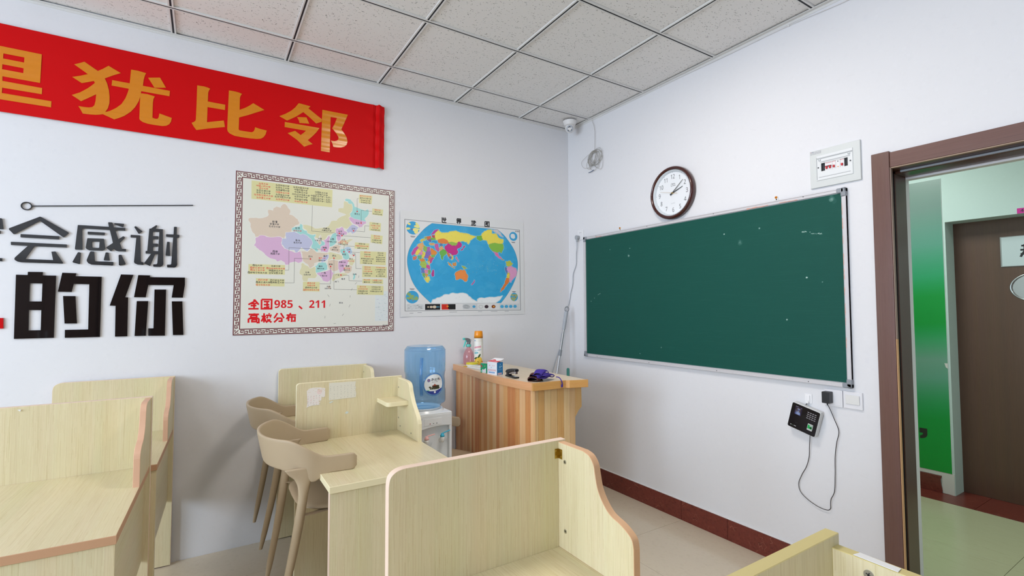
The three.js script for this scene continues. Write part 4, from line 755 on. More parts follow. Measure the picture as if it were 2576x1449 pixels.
function chairBand() {
  const R = 0.25, A = 0.335, st = [], rings = [], N = 72, arc = Math.PI * 0.5;
  // plan path: half ellipse for the back, straight arms; s runs 0..1 from far arm tip to near arm tip
  const path = (s) => { const t = Math.abs(s * 2 - 1), side = s < 0.5 ? -1 : 1; if (t > 0.62) { const k = (t - 0.62) / 0.38; return [lerp(0.175, A, k), side * lerp(R, R + 0.012, k)]; } const a = (t / 0.62) * arc; return [0.175 - 0.175 * Math.cos(a), side * R * Math.pow(Math.sin(a), 0.92)]; };
  for (let i = 0; i <= N; i++) {
    const s = i / N, t = Math.abs(s * 2 - 1), p = path(s), q = path(Math.min(1, s + 0.004)), r = path(Math.max(0, s - 0.004)), dx = q[0] - r[0], dz = q[1] - r[1], L = Math.hypot(dx, dz);
    const n = [-dz / L, dx / L];   // towards the inside of the horseshoe
    const drop = sstep(t, 0.36, 0.74), endk = t > 0.95 ? Math.sqrt(Math.max(0.02, 1 - ((t - 0.95) / 0.05) ** 2)) : 1;
    let yt = lerp(0.728, 0.65, drop), yb = lerp(0.602, 0.582, sstep(t, 0.2, 0.6)) - 0.03 * Math.exp(-(((t - 0.6) / 0.085) ** 2));
    const mid = (yt + yb) / 2, hh = (yt - yb) / 2 * (t > 0.95 ? lerp(0.5, 1, endk) : 1), w = 0.0075 * (t > 0.97 ? endk : 1), lean = lerp(0.2, 0.02, sstep(t, 0.3, 0.75));
    const sgn = n[0] * (0.2 - p[0]) + n[1] * (0 - p[1]) > 0 ? 1 : -1, inn = [n[0] * sgn, 0, n[1] * sgn];
    const up = [-inn[0] * lean, 1, -inn[2] * lean], ring = [];
    for (let k = 0; k < 16; k++) { const a = k / 16 * Math.PI * 2; const ca = Math.cos(a), sa = Math.sin(a); ring.push([w * Math.sign(ca) * Math.pow(Math.abs(ca), 0.6), hh * Math.sign(sa) * Math.pow(Math.abs(sa), 0.22)]); }
    st.push([[p[0], mid, p[1]], inn, up]); rings.push(ring);
  }
  return loft(st, rings);
}
function legTube(points) {   // points: [x, y, z, rx, rz]
  const c = new THREE.CatmullRomCurve3(points.map((p) => new THREE.Vector3(p[0], p[1], p[2]))), st = [], rings = [];
  for (let i = 0; i <= 24; i++) { const t = i / 24, p = c.getPoint(t), f = t * (points.length - 1), a = Math.min(points.length - 2, Math.floor(f)), k = f - a, rx = lerp(points[a][3], points[a + 1][3], k), rz = lerp(points[a][4], points[a + 1][4], k), end = i === 24 ? 0.7 : 1; st.push([[p.x, p.y, p.z], [1, 0, 0], [0, 0, 1]]); rings.push([...Array(14)].map((_, j) => [Math.cos(-j / 14 * Math.PI * 2) * rx * end, Math.sin(-j / 14 * Math.PI * 2) * rz * end])); }
  return loft(st, rings);
}
function chair(label, pos, turn) {
  const t = thing('armchair', label, 'chair', pos, turn, undefined);
  part('backrest', chairBand(), plastic, t);
  const sd = [], rings = [], n = 40;   // dished seat: squircle rings from the middle outwards, top then underside
  const P = [], I = [], rows = 9, pt = (k, a, under) => { const e = 0.55, ca = Math.cos(a), sa = Math.sin(a), ex = 0.215 * Math.sign(ca) * Math.pow(Math.abs(ca), e), ez = 0.225 * Math.sign(sa) * Math.pow(Math.abs(sa), e); const r = k / (rows - 1), rim = Math.pow(r, 6); P.push(0.335 + ex * r * (under ? 0.985 : 1), under ? lerp(0.4, 0.427, rim) : 0.442 - 0.016 * (1 - r * r) - 0.008 * rim, ez * r * (under ? 0.985 : 1)); };
  for (const under of [0, 1]) for (let k = 0; k < rows; k++) for (let j = 0; j < n; j++) pt(k, j / n * Math.PI * 2, under);
  for (let s = 0; s < 2; s++) for (let k = 0; k + 1 < rows; k++) for (let j = 0; j < n; j++) { const a = s * rows * n + k * n + j, b = s * rows * n + k * n + (j + 1) % n; s ? I.push(a, b, a + n, b, b + n, a + n) : I.push(a, a + n, b, b, a + n, b + n); }
  for (let j = 0; j < n; j++) { const a = (rows - 1) * n + j, b = (rows - 1) * n + (j + 1) % n; I.push(a, a + rows * n, b, b, a + rows * n, b + rows * n); }
  const g = new THREE.BufferGeometry(); g.setAttribute('position', new THREE.Float32BufferAttribute(P, 3)); g.setIndex(I); g.setAttribute('uv', new THREE.Float32BufferAttribute(new Float32Array(P.length / 3 * 2), 2)); g.computeVertexNormals();
  part('seat', g, plastic, t);
  for (const s of [-1, 1]) {
    part('leg', legTube([[0.128, 0.615, s * 0.243, 0.07, 0.0078], [0.129, 0.592, s * 0.2425, 0.054, 0.0082], [0.131, 0.572, s * 0.2415, 0.035, 0.0092], [0.132, 0.545, s * 0.24, 0.024, 0.0125], [0.13, 0.5, s * 0.236, 0.018, 0.016], [0.118, 0.4, s * 0.228, 0.019, 0.018], [0.095, 0.25, s * 0.214, 0.017, 0.017], [0.048, 0, s * 0.192, 0.0125, 0.0125]]), plastic, t);
    part('leg', legTube([[0.47, 0.418, s * 0.17, 0.04, 0.03], [0.495, 0.38, s * 0.19, 0.024, 0.022], [0.52, 0.25, s * 0.2, 0.017, 0.017], [0.545, 0, s * 0.21, 0.0125, 0.0125]]), plastic, t);
    part('seat_rail', legTube([[0.118, 0.425, s * 0.226, 0.012, 0.012], [0.16, 0.418, s * 0.218, 0.02, 0.016], [0.24, 0.415, s * 0.19, 0.03, 0.02]].map((p) => [p[0], p[1], p[2], p[3], p[4]])), plastic, t);
  }
  return t;
}
const chair1 = chair('taupe plastic armchair hung by its arms on the carrel with torn timetables', [-2.523, 0.168, 1.026], 0);
copyOf(chair1, 'taupe plastic armchair hung by its arms on the carrel at the back wall', [-2.518, 0.168, 0.302], 0);
copyOf(chair1, 'taupe plastic armchair standing behind the water dispenser, one arm showing', [-1.585, 0, 0.085], -Math.PI / 3);

// ---------------------------------------------------------------- reception counter of pine planks
{
  const t = thing('pine_counter', 'curved reception counter clad in striped pine planks, below the green board', 'counter', [0, 0, 0]);
  const topOutline = [-1.142, 0.03, -1.158, 0.2, -1.178, 0.36, -1.2, 0.55, -1.21, 0.72, -1.211, 0.86, -1.204, 0.99, -1.184, 1.137];
  const pineTop = woodCanvas('#dccbae', '#b59b74', '#ebdfc6', 2600, 512, 1024);
  const top = shapeOf([...topOutline, -0.962, 1.142, -0.95, 1.16, -0.833, 1.196, -0.792, 0.03].map((v, i) => i % 2 ? -v : v));
  part('countertop', metric(boardYForward(top, 0.972, 1.0), 'z'), phys('#ffffff', 0.3, { map: texture(pineTop) }), t);
  const tones = [['#d99a5f', '#a65a26'], ['#e6b885', '#c68a4e'], ['#cf8550', '#8f4a20'], ['#edc795', '#d19a5c'], ['#c97a45', '#96501f'], ['#e2a96c', '#b8763a']];
  const planks = tones.map(([a, b]) => phys('#ffffff', 0.3, { map: texture(woodCanvas(a, b, '#f3d6a6', 420, 256, 512), { repeat: [2, 1] }) }));
  const plain = [['#d7b07a', '#a8742f'], ['#cf9d5c', '#9a5f24'], ['#dcba88', '#b98c4e']].map(([a, b]) => phys('#ffffff', 0.3, { map: texture(woodCanvas(a, b, '#ecd6a8', 420, 256, 512), { repeat: [2, 1] }) }));
  // front trim: thin pine lips along the curved and the short edge of the top
  const edge = []; for (let i = 0; i < topOutline.length; i += 2) edge.push(new THREE.Vector2(topOutline[i], topOutline[i + 1]));
  const curve = new THREE.SplineCurve(edge), lip = new THREE.Shape(), n = 40, pts = curve.getSpacedPoints(n);
  lip.moveTo(pts[0].x, -pts[0].y); for (const p of pts) lip.lineTo(p.x - 0.006, -p.y); for (const p of [...pts].reverse()) lip.lineTo(p.x + 0.008, -p.y); lip.closePath();
  const trimMat = phys('#ffffff', 0.3, { map: texture(woodCanvas('#e0a878', '#b06c3c', '#efc79a', 900, 512, 512), { repeat: [3, 3] }) });
  part('front_trim', metric(boardYForward(lip, 0.958, 1.0015), 'z'), trimMat, t);
  part('end_trim', metric(boardYForward(shapeOf([-1.19, -1.136, -1.189, -1.149, -0.961, -1.153, -0.948, -1.171, -0.836, -1.204, -0.829, -1.192, -0.952, -1.156, -0.964, -1.14]), 0.958, 1.0015), 'x'), phys('#ffffff', 0.3, { map: texture(woodCanvas('#cf9a58', '#a06a2c', '#e0b878', 900, 512, 512), { repeat: [3, 3] }) }), t);
  // planks along the curve
  const total = curve.getLength(), N = 27; let at = 0; const widths = [...Array(N)].map(() => rr(0.7, 1.3)), sum = widths.reduce((a, b) => a + b, 0);
  for (let k = 0; k < N; k++) {
    const u0 = at / sum, u1 = (at + widths[k]) / sum; at += widths[k];
    const a = curve.getPointAt(u0), b = curve.getPointAt(u1), w = a.distanceTo(b), m = part('plank', metric(bx(0.012, 0.955, w - 0.0012, 0, 0.4795, 0, 0.0018), 'y', rnd(), rnd()), planks[Math.floor(rnd() * 6)], t);
    m.position.set((a.x + b.x) / 2 + 0.026, 0.001, (a.y + b.y) / 2 - 0.012 * u1); m.rotation.y = Math.atan2(b.x - a.x, b.y - a.y);
  }
  // planks of the short end
  const ends = [-1.166, -1.135, -1.092, -1.047, -1.0, -0.952, -0.907, -0.866];
  for (let k = 0; k + 1 < ends.length; k++) part('plank', metric(span(ends[k] + 0.0006, ends[k + 1] - 0.0006, 0.0015, 0.957, 1.11, 1.122, 0.0018), 'y', rnd(), rnd()), plain[k % 3], t);
  part('bracket', metric(extrude(shapeOf([-0.866, 0.957, -0.818, 0.957, -0.816, 0.83, -0.84, 0.81, -0.866, 0.775]), 0.0125, 0.0015).translate(0, 0, 1.1095), 'y'), plain[1], t);
  part('side_panel', metric(span(-0.885, -0.867, 0.0015, 0.957, 0.05, 1.109, 0.0015), 'y'), plain[0], t);
  part('back_rail', metric(span(-1.115, -0.886, 0.86, 0.957, 0.045, 0.06, 0.001), 'x'), plain[0], t);
}

// ---------------------------------------------------------------- things on the counter
const TOP = 1.0005;
{
  const s = thing('spray_bottle', 'pink clear spray bottle with turquoise trigger on the counter', 'spray bottle', [-1.045, TOP, 0.085], 0.25);
  const pink = new THREE.MeshPhysicalMaterial({ color: '#f6cfd4', roughness: 0.12, transmission: 0.85, thickness: 0, ior: 1.46 });
  part('bottle', lathe([[0, 0.001], [0.033, 0.001], [0.039, 0.006], [0.041, 0.03], [0.041, 0.06], [0.036, 0.085], [0.026, 0.104], [0.016, 0.118], [0.0135, 0.126], [0.0135, 0.132]], 40), pink, s);
  const dots = []; for (let j = 0; j < 10; j++) for (let i = 0; i < 5; i++) { const y = 0.018 + j * 0.009, a = Math.PI * (0.62 - i * 0.14), r = y < 0.06 ? 0.0412 : 0.0412 - (y - 0.06) * 0.27; const g = new THREE.SphereGeometry(0.0019, 8, 6); g.scale(1, 1, 0.4); g.rotateY(Math.PI / 2 - a); g.translate(Math.cos(a) * r, y, Math.sin(a) * r); dots.push(g); }
  part('moulded_dots', merged(dots), phys('#fbe9ea', 0.15), s);
  part('collar', lathe([[0, 0.13], [0.0185, 0.13], [0.0195, 0.134], [0.0195, 0.148], [0.017, 0.15], [0, 0.15]], 32), std('#62c9c0', 0.4), s);
  const head = new THREE.Shape(); head.moveTo(0.012, 0.148); head.lineTo(0.016, 0.17); head.lineTo(0.014, 0.186); head.quadraticCurveTo(-0.01, 0.2, -0.038, 0.198); head.lineTo(-0.04, 0.184); head.lineTo(-0.026, 0.182); head.lineTo(-0.022, 0.168); head.lineTo(-0.006, 0.172); head.lineTo(-0.011, 0.148); head.closePath();
  part('spray_head', extrude(head, 0.02, 0.003).translate(0, 0, -0.01), std('#7d8188', 0.4), s);
  part('nozzle', bx(0.014, 0.017, 0.016, -0.046, 0.191, 0, 0.003, 2), std('#57c3ba', 0.4), s);
  part('trigger', extrude(shapeOf([-0.03, 0.182, -0.022, 0.176, -0.03, 0.155, -0.047, 0.128, -0.051, 0.131, -0.041, 0.16]), 0.011, 0.002).translate(0, 0, -0.0055), std('#62cfc6', 0.4), s);
  part('wire_loop', tube([[0.014, 0.184, 0], [0.028, 0.182, 0.002], [0.032, 0.178, 0], [0.02, 0.17, 0], [0.014, 0.172, 0]], 0.0007), M.darkMetal, s);
}
{
  const s = thing('aerosol_can', 'white air freshener can with orange cap and a lemon print', 'can', [-1.003, TOP, 0.165], 0);
  const map = canvas(1024, 1024, (c, w, h) => {   // wraps the can; the print faces u = 0.5
    const sky = '#e9e6dc'; c.fillStyle = sky; c.fillRect(0, 0, w, h); const cx = w * 0.5;
    c.fillStyle = '#f0eee8'; c.fillRect(cx - 170, 120, 340, 520);
    c.save(); c.translate(cx, 330); c.rotate(-0.16); c.strokeStyle = '#d94474'; c.lineWidth = 13; c.lineCap = 'round'; for (let k = 0; k < 5; k++) { const x = -128 + k * 56; c.beginPath(); c.moveTo(x, -24); c.lineTo(x - 8, 34); c.moveTo(x - 16, 2); c.quadraticCurveTo(x + 14, -40, x + 26, -18); c.quadraticCurveTo(x + 30, 20, x + 4, 34); c.stroke(); } c.restore();
    c.save(); c.translate(cx, 455); c.rotate(-0.16); chinese(c, '空气清新剂', 0, 0, 48, '#3f86b8', 0.12, 1.12); c.restore();
    c.fillStyle = '#5fb0bd'; c.beginPath(); c.ellipse(cx - 60, 560, 84, 42, -0.12, 0, 7); c.fill(); c.fillStyle = '#d8f0f2'; c.fillRect(cx - 116, 548, 108, 9); c.fillRect(cx - 104, 566, 80, 8);
    c.fillStyle = '#e8b22e'; c.beginPath(); c.arc(cx + 30, 860, 150, 0, 7); c.fill(); c.fillStyle = '#efc84a'; c.beginPath(); c.arc(cx + 60, 830, 95, 0, 7); c.fill(); c.fillStyle = '#dd8f24'; c.fillRect(cx - 190, 880, 420, 150); c.fillStyle = '#e9c24a'; c.beginPath(); c.arc(cx + 30, 900, 110, 0, 7); c.fill();
    c.fillStyle = '#3f5a2b'; for (const [x, y, a, l] of [[cx + 60, 680, -1.05, 92], [cx - 82, 770, -0.45, 88], [cx + 14, 905, 0.6, 36]]) { c.save(); c.translate(x, y); c.rotate(a); c.beginPath(); c.ellipse(0, 0, l, l * 0.34, 0, 0, 7); c.fill(); c.restore(); }
    c.fillStyle = '#5a8fc4'; c.fillRect(cx - 150, 66, 70, 26);
  });
  const can = lathe([[0.0335, 0.004], [0.0335, 0.195]], 64); can.rotateY(Math.PI - 0.69);
  part('label', can, phys('#ffffff', 0.25, { map: texture(map) }), s);
  part('body', lathe([[0, 0], [0.032, 0], [0.0332, 0.004], [0.0332, 0.196], [0.03, 0.2], [0, 0.2]], 48), phys('#dcd9d0', 0.3), s);
  part('cap', lathe([[0, 0.252], [0.026, 0.252], [0.0295, 0.249], [0.0325, 0.222], [0.0335, 0.2], [0, 0.2]], 48), phys('#f0961e', 0.22), s);
}
{
  const s = thing('tape_roll', 'flat yellow and white round tin beside the spray bottle', 'tin', [-1.088, TOP, 0.225], 0);
  part('base', lathe([[0, 0.0035], [0.041, 0.0035], [0.043, 0.006], [0.043, 0.015]], 48), M.whiteGloss, s);
  part('lid', lathe([[0.043, 0.015], [0.0438, 0.017], [0.0438, 0.025], [0.04, 0.028], [0, 0.028]], 48), phys('#d9c92a', 0.35), s);
  const strap = solo('yellow_strip', bx(0.085, 0.003, 0.05, 0, 0, 0, 0.001), std('#d8b21e', 0.6), 'yellow card strip lying under the round tin', 'card'); strap.position.set(-1.107, TOP + 0.0016, 0.215); strap.rotation.y = 0.5;
  const tray = thing('card_tray', 'thin white plastic tray lying in front of the aerosol can', 'tray', [-1.1, TOP, 0.36], 0.12);
  part('tray', merged([bx(0.1, 0.004, 0.16, 0, 0.002, 0, 0.0015), bx(0.1, 0.011, 0.006, 0, 0.0055, 0.077, 0.002), bx(0.1, 0.011, 0.006, 0, 0.0055, -0.077, 0.002), bx(0.006, 0.011, 0.148, -0.047, 0.0055, 0, 0.002), bx(0.006, 0.011, 0.148, 0.047, 0.0055, 0, 0.002)]), phys('#e6e4de', 0.3), tray);
}
{
  const pr = (w, h, draw) => phys('#ffffff', 0.4, { map: texture(canvas(w, h, draw), { clamp: true }) });
  const green = thing('tissue_carton', 'small green and white carton left of the larger carton', 'carton', [-1.18, TOP, 0.585], -1.1);
  const front = pr(256, 320, (c, w, h) => { c.fillStyle = '#169a62'; c.fillRect(0, 0, w, h); c.fillStyle = '#eef0ee'; c.beginPath(); c.moveTo(70, 320); c.lineTo(70, 190); c.quadraticCurveTo(140, 240, 216, 150); c.lineTo(226, 320); c.fill(); c.fillStyle = '#d23440'; c.beginPath(); c.ellipse(46, 96, 22, 46, -0.3, 0, 7); c.fill(); c.fillStyle = '#c9938b'; c.beginPath(); c.arc(176, 90, 16, 0, 7); c.fill(); c.fillStyle = '#d08a9c'; for (let k = 0; k < 4; k++) { c.fillRect(94 + k * 26, 218, 16, 20); c.fillRect(98 + k * 24, 250, 14, 6); } c.fillStyle = '#8fc0a8'; c.fillRect(86, 284, 120, 16); c.fillStyle = '#dfe9e2'; c.fillRect(8, 250, 44, 30); });
  part('carton', bx(0.05, 0.062, 0.034, 0, 0.031, 0, 0.001), std('#137a45', 0.45), green);
  const f = new THREE.PlaneGeometry(0.0495, 0.0615); f.translate(0, 0.031, 0.0172); part('front_print', f, front, green); part('lid', bx(0.05, 0.0015, 0.034, 0, 0.0628, 0, 0.0005), std('#e0c4c0', 0.5), green);
  const box = thing('large_carton', 'open white and blue carton with a red flap beside the stapler', 'carton', [-1.166, TOP, 0.69], -1.3);
  const w1 = pr(384, 512, (c, w, h) => { c.fillStyle = '#f0eff0'; c.fillRect(0, 0, w, h); c.strokeStyle = '#c9445a'; c.lineWidth = 5; for (let k = 0; k < 4; k++) glyph(c, '医用口工'[k], 84 + k * 60, 120, 34, 34); c.fillStyle = '#3c86c4'; c.fillRect(150, 214, 34, 20); c.fillStyle = '#c8d4de'; c.fillRect(80, 222, 60, 4); c.fillRect(196, 222, 70, 4); c.fillStyle = '#cf3040'; for (let k = 0; k < 6; k++) { c.fillRect(36 + k * 52, 300, 40, 8); c.fillRect(40 + k * 52, 326, 34, 8); c.fillRect(52 + k * 52, 296, 10, 62); c.fillRect(38 + k * 52, 350, 40, 8); } c.fillStyle = '#2f8fd0'; c.fillRect(54, 400, 250, 24); c.fillRect(54, 434, 250, 18); });
  const b1 = pr(320, 512, (c, w, h) => { c.fillStyle = '#1472b0'; c.fillRect(0, 0, w, h); c.fillStyle = '#a9d2e4'; c.beginPath(); c.arc(160, 190, 44, 0, 7); c.fill(); c.beginPath(); c.arc(250, 170, 22, 0, 7); c.fill(); c.beginPath(); c.arc(180, 90, 18, 0, 7); c.fill(); c.fillStyle = '#1472b0'; c.beginPath(); c.arc(160, 190, 26, 0, 7); c.fill(); c.fillStyle = '#9cc4dc'; for (let k = 0; k < 6; k++) { c.fillRect(70 + k * 32, 280, 22, 8); c.fillRect(70 + k * 32, 304, 22, 6); } c.fillStyle = '#d8d4e4'; c.fillRect(40, 430, 220, 70); c.fillStyle = '#c04a66'; for (let k = 0; k < 6; k++) c.fillRect(52 + k * 34, 444, 22, 42); });
  part('carton', merged([bx(0.001, 0.078, 0.054, -0.0425, 0.039, 0, 0.0003), bx(0.001, 0.078, 0.054, 0.0425, 0.039, 0, 0.0003), bx(0.086, 0.078, 0.001, 0, 0.039, -0.0265, 0.0003), bx(0.086, 0.078, 0.001, 0, 0.039, 0.0265, 0.0003), bx(0.084, 0.001, 0.052, 0, 0.001, 0, 0.0003)]), std('#dedcdc', 0.5), box);
  const q = new THREE.PlaneGeometry(0.0855, 0.078); q.translate(0, 0.039, 0.0274); part('front_print', q, w1, box);
  const r = new THREE.PlaneGeometry(0.0535, 0.078); r.rotateY(Math.PI / 2); r.translate(0.0434, 0.039, 0); part('side_print', r, b1, box);
  const flap = pr(384, 256, (c, w, h) => { c.fillStyle = '#f2f1f1'; c.fillRect(0, 0, w, h); c.fillStyle = '#d8303a'; c.beginPath(); c.moveTo(0, 190); c.quadraticCurveTo(90, 40, 200, 130); c.quadraticCurveTo(290, 200, 384, 120); c.lineTo(384, 230); c.quadraticCurveTo(240, 256, 130, 236); c.quadraticCurveTo(60, 232, 0, 250); c.fill(); c.fillStyle = '#f3d9da'; for (let k = 0; k < 6; k++) c.fillRect(90 + k * 36, 160 + k * 3, 24, 22); });
  const fl = new THREE.BoxGeometry(0.086, 0.0008, 0.07); fl.translate(0, 0, -0.035); const fm = part('flap', fl, flap, box); fm.position.set(0, 0.0785, 0.026); fm.rotation.x = 0.28;
}
{
  const s = thing('stapler', 'black desk stapler with bare metal jaw on the counter', 'stapler', [-1.148, TOP, 0.865], -Math.PI / 2 - 0.12);
  const arm = new THREE.Shape(); arm.moveTo(-0.066, 0.022); arm.quadraticCurveTo(-0.072, 0.036, -0.05, 0.042); arm.quadraticCurveTo(0, 0.055, 0.055, 0.056); arm.lineTo(0.066, 0.054); arm.lineTo(0.066, 0.041); arm.lineTo(0.03, 0.038); arm.lineTo(-0.03, 0.024); arm.closePath();
  part('arm', extrude(arm, 0.03, 0.004).translate(0, 0, -0.015), phys('#17181b', 0.35), s);
  part('magazine', extrude(shapeOf([-0.03, 0.022, 0.03, 0.037, 0.062, 0.041, 0.062, 0.026, 0.05, 0.029, -0.02, 0.016]), 0.018, 0.001).translate(0, 0, -0.009), M.metal, s);
  part('base', merged([bx(0.136, 0.008, 0.034, 0, 0.005, 0, 0.004, 2), bx(0.03, 0.022, 0.026, -0.044, 0.014, 0, 0.003)]), phys('#1b1c1f', 0.4), s);
  part('anvil', bx(0.03, 0.002, 0.02, 0.05, 0.0095, 0, 0.0008), M.metal, s);
}
{
  const cloth = (n, fold) => { const g = new THREE.BufferGeometry(), P = [], I = [], A = 30, B = 22; for (let j = 0; j <= B; j++) for (let i = 0; i <= A; i++) P.push(...fold(i / A, j / B)); for (let j = 0; j < B; j++) for (let i = 0; i < A; i++) { const a = j * (A + 1) + i; I.push(a, a + A + 1, a + 1, a + 1, a + A + 1, a + A + 2); } g.setAttribute('position', new THREE.Float32BufferAttribute(P, 3)); g.setIndex(I); g.setAttribute('uv', new THREE.Float32BufferAttribute(P.flatMap((v, k) => k % 3 === 0 ? [P[k] * 6, P[k + 2] * 6] : []), 2)); g.computeVertexNormals(); return g; };
  // a folded roll: cross-section closed around v, running along u
  const roll = (len, wide, high, base, wob) => cloth('', (u, v) => { const a = v * Math.PI * 2, e = Math.pow(Math.sin(Math.PI * Math.min(1, Math.max(0, u * 0.94 + 0.03))), 0.22), x = (u - 0.5) * len, w = wide * e * (1 + 0.12 * Math.sin(u * 7 + wob)), h = high * e * (1 + 0.22 * Math.sin(u * 5 + wob * 2)); const ca = Math.cos(a), sa = Math.sin(a); return [x, base + h * (1 + Math.sign(sa) * Math.pow(Math.abs(sa), 0.7)) * 0.5 + 0.003 * Math.sin(u * 11 + v * 9), w * 0.5 * Math.sign(ca) * Math.pow(Math.abs(ca), 0.6) + 0.012 * Math.sin(u * 4 + wob)]; });
  const b = thing('folded_cloth', 'dark brown folded cloth under the purple one', 'cloth', [-1.1, TOP, 1.045], 0.5);
  part('cloth', roll(0.13, 0.085, 0.03, 0, 1.3), std('#4a2424', 0.95), b); part('cloth_fold', roll(0.1, 0.06, 0.018, 0.024, 0.4), std('#512726', 0.95), b);
  const p = thing('folded_cloth', 'purple folded microfibre cloth on the counter corner', 'cloth', [-1.065, TOP + 0.012, 1.075], 0.12);
  part('cloth', roll(0.15, 0.085, 0.026, 0.004, 0.2), phys('#35247e', 0.9, { sheen: 0.5, sheenColor: new THREE.Color('#6a58c0'), sheenRoughness: 0.6 }), p);
  const fold = part('cloth_fold', roll(0.11, 0.07, 0.026, 0.022, 2.0), phys('#3a2888', 0.9, { sheen: 0.5, sheenColor: new THREE.Color('#6a58c0'), sheenRoughness: 0.6 }), p); fold.position.set(-0.022, 0, 0.004); fold.rotation.y = 0.25;
  part('hanging_loop', tube([[0.055, 0.008, 0.05], [0.06, 0.006, 0.068], [0.06, -0.012, 0.089], [0.064, -0.03, 0.092], [0.062, -0.046, 0.092], [0.057, -0.044, 0.092], [0.058, -0.03, 0.0905]], 0.0028), std('#3a2888', 0.9), p);
}

// ---------------------------------------------------------------- water dispenser and its bottle
{
  const t = thing('water_dispenser', 'white floor water dispenser with pink and blue taps beside the counter', 'dispenser', [-1.657, 0, 0.7], 0);
  const W = 0.128, D = 0.125, shell = phys('#e3e8ec', 0.25), front = D;
  part('body', merged([span(-W, W, 0.003, 0.8, -D, D - 0.02, 0.012, 3), span(-W, -W + 0.018, 0.003, 0.826, -D, D, 0.006, 2), span(W - 0.018, W, 0.003, 0.826, -D, D, 0.006, 2), span(-W, W, 0.003, 0.52, -D, D, 0.01, 2)]), shell, t);
  const head = new THREE.Shape(); head.moveTo(-W + 0.006, 0.826); head.lineTo(W - 0.006, 0.826); head.lineTo(W - 0.006, 0.752); head.quadraticCurveTo(0.03, 0.772, -W + 0.006, 0.728); head.closePath();
  part('head_panel', extrude(head, 0.03, 0.004).translate(0, 0, D - 0.029), shell, t);
  part('lid', merged([bx(2 * W, 0.014, 2 * D, 0, 0.826, 0, 0.006, 3), cyl(0.112, 0.122, 0.012, 0, 0.838, 0, 48)]), shell, t);
  part('collar', lathe([[0.06, 0.843], [0.1, 0.843], [0.104, 0.849], [0.1, 0.856], [0.07, 0.85], [0.06, 0.843]], 48), shell, t);
  const st = part('control_strip', merged([span(-0.042, 0.062, 0.768, 0.806, D + 0.0002, D + 0.0022, 0.0008)]), phys('#e9edf0', 0.2), t);
  for (const [x, c] of [[-0.008, '#a02035'], [0.012, '#4a5a62'], [0.032, '#3f5058']]) { const g = cyl(0.0026, 0.0026, 0.001, 0, 0, 0, 14); g.rotateX(Math.PI / 2); g.translate(x, 0.777, D + 0.0026); part('indicator', g, std(c, 0.3), st); }
  const logo = canvas(256, 64, (c, w, h) => { c.fillStyle = '#e3e8ec'; c.fillRect(0, 0, w, h); c.fillStyle = '#27369c'; c.font = 'italic bold 44px sans-serif'; c.fillText('hopor', 6, 46); c.strokeStyle = '#27369c'; c.lineWidth = 4; glyph(c, '海', 160, 14, 34, 34); glyph(c, '江', 200, 14, 34, 34); });
  const lg = new THREE.PlaneGeometry(0.044, 0.011); lg.translate(-0.072, 0.807, D + 0.0012); part('logo', lg, std('#ffffff', 0.4, { map: texture(logo, { clamp: true }) }), t);
  part('drip_tray', merged([span(-W + 0.03, W - 0.02, 0.525, 0.532, D - 0.02, D + 0.02, 0.003, 2), span(-W + 0.03, W - 0.02, 0.532, 0.545, D + 0.012, D + 0.02, 0.003, 2)]), shell, t);
  for (const [x, y, c, lev] of [[-0.03, 0.69, '#efb9b6', 0.13], [0.064, 0.695, '#35b3d6', 0.25]]) {
    const b = part('tap', merged([lathe([[0, 0], [0.008, 0], [0.0085, 0.006], [0.0125, 0.014], [0.0125, 0.024], [0.011, 0.03], [0, 0.03]], 24), cyl(0.0075, 0.0075, 0.03, 0, 0, 0, 16).rotateX(Math.PI / 2).translate(0, 0.018, -0.015)]), M.whiteGloss, t); b.position.set(x, y - 0.026, D + 0.006);
    const m = std(c, 0.35); part('tap_cap', merged([lathe([[0, 0.03], [0.0125, 0.03], [0.013, 0.036], [0.009, 0.041], [0.0075, 0.048], [0, 0.049]], 24)]), m, b);
    const L = bx(0.048, 0.005, 0.009, 0.022, 0, 0, 0.002, 2); L.rotateZ(lev); L.translate(0.002, 0.049, 0.002); part('tap_lever', L, m, b);
    part('tap_ring', new THREE.TorusGeometry(0.013, 0.0008, 6, 24).rotateY(0.5).translate(-0.013, 0.014, 0), M.metal, b);
  }
  part('power_cord', tube([[W - 0.02, 0.62, -D - 0.002], [W + 0.02, 0.585, -D - 0.02], [W + 0.05, 0.5, -D - 0.03], [W + 0.06, 0.35, -D - 0.06], [W + 0.07, 0.1, -D - 0.1]], 0.0035), std('#6d747a', 0.6), t);

  const b = thing('water_bottle', 'large clear blue water bottle upside down on the dispenser', 'bottle', [-1.645, 0.8455, 0.7], 0);
  const blue = new THREE.MeshPhysicalMaterial({ color: '#c3e2f8', roughness: 0.08, transmission: 0.94, thickness: 0, ior: 1.5, side: THREE.DoubleSide });
  const R = 0.119, prof = [[0.05, 0.0], [0.082, 0.004], [0.095, 0.018], [0.0985, 0.026], [0.113, 0.032], [R, 0.046], [R, 0.1], [R - 0.003, 0.115], [R - 0.003, 0.15], [R - 0.006, 0.18], [R - 0.003, 0.205], [R, 0.222], [R, 0.325], [R - 0.001, 0.335], [R - 0.014, 0.354], [R - 0.03, 0.358], [0, 0.352]];
  const curve = new THREE.SplineCurve(prof.map(([r, y]) => new THREE.Vector2(r, y))), shellGeo = new THREE.LatheGeometry(curve.getPoints(140), 72), sp = shellGeo.attributes.position;
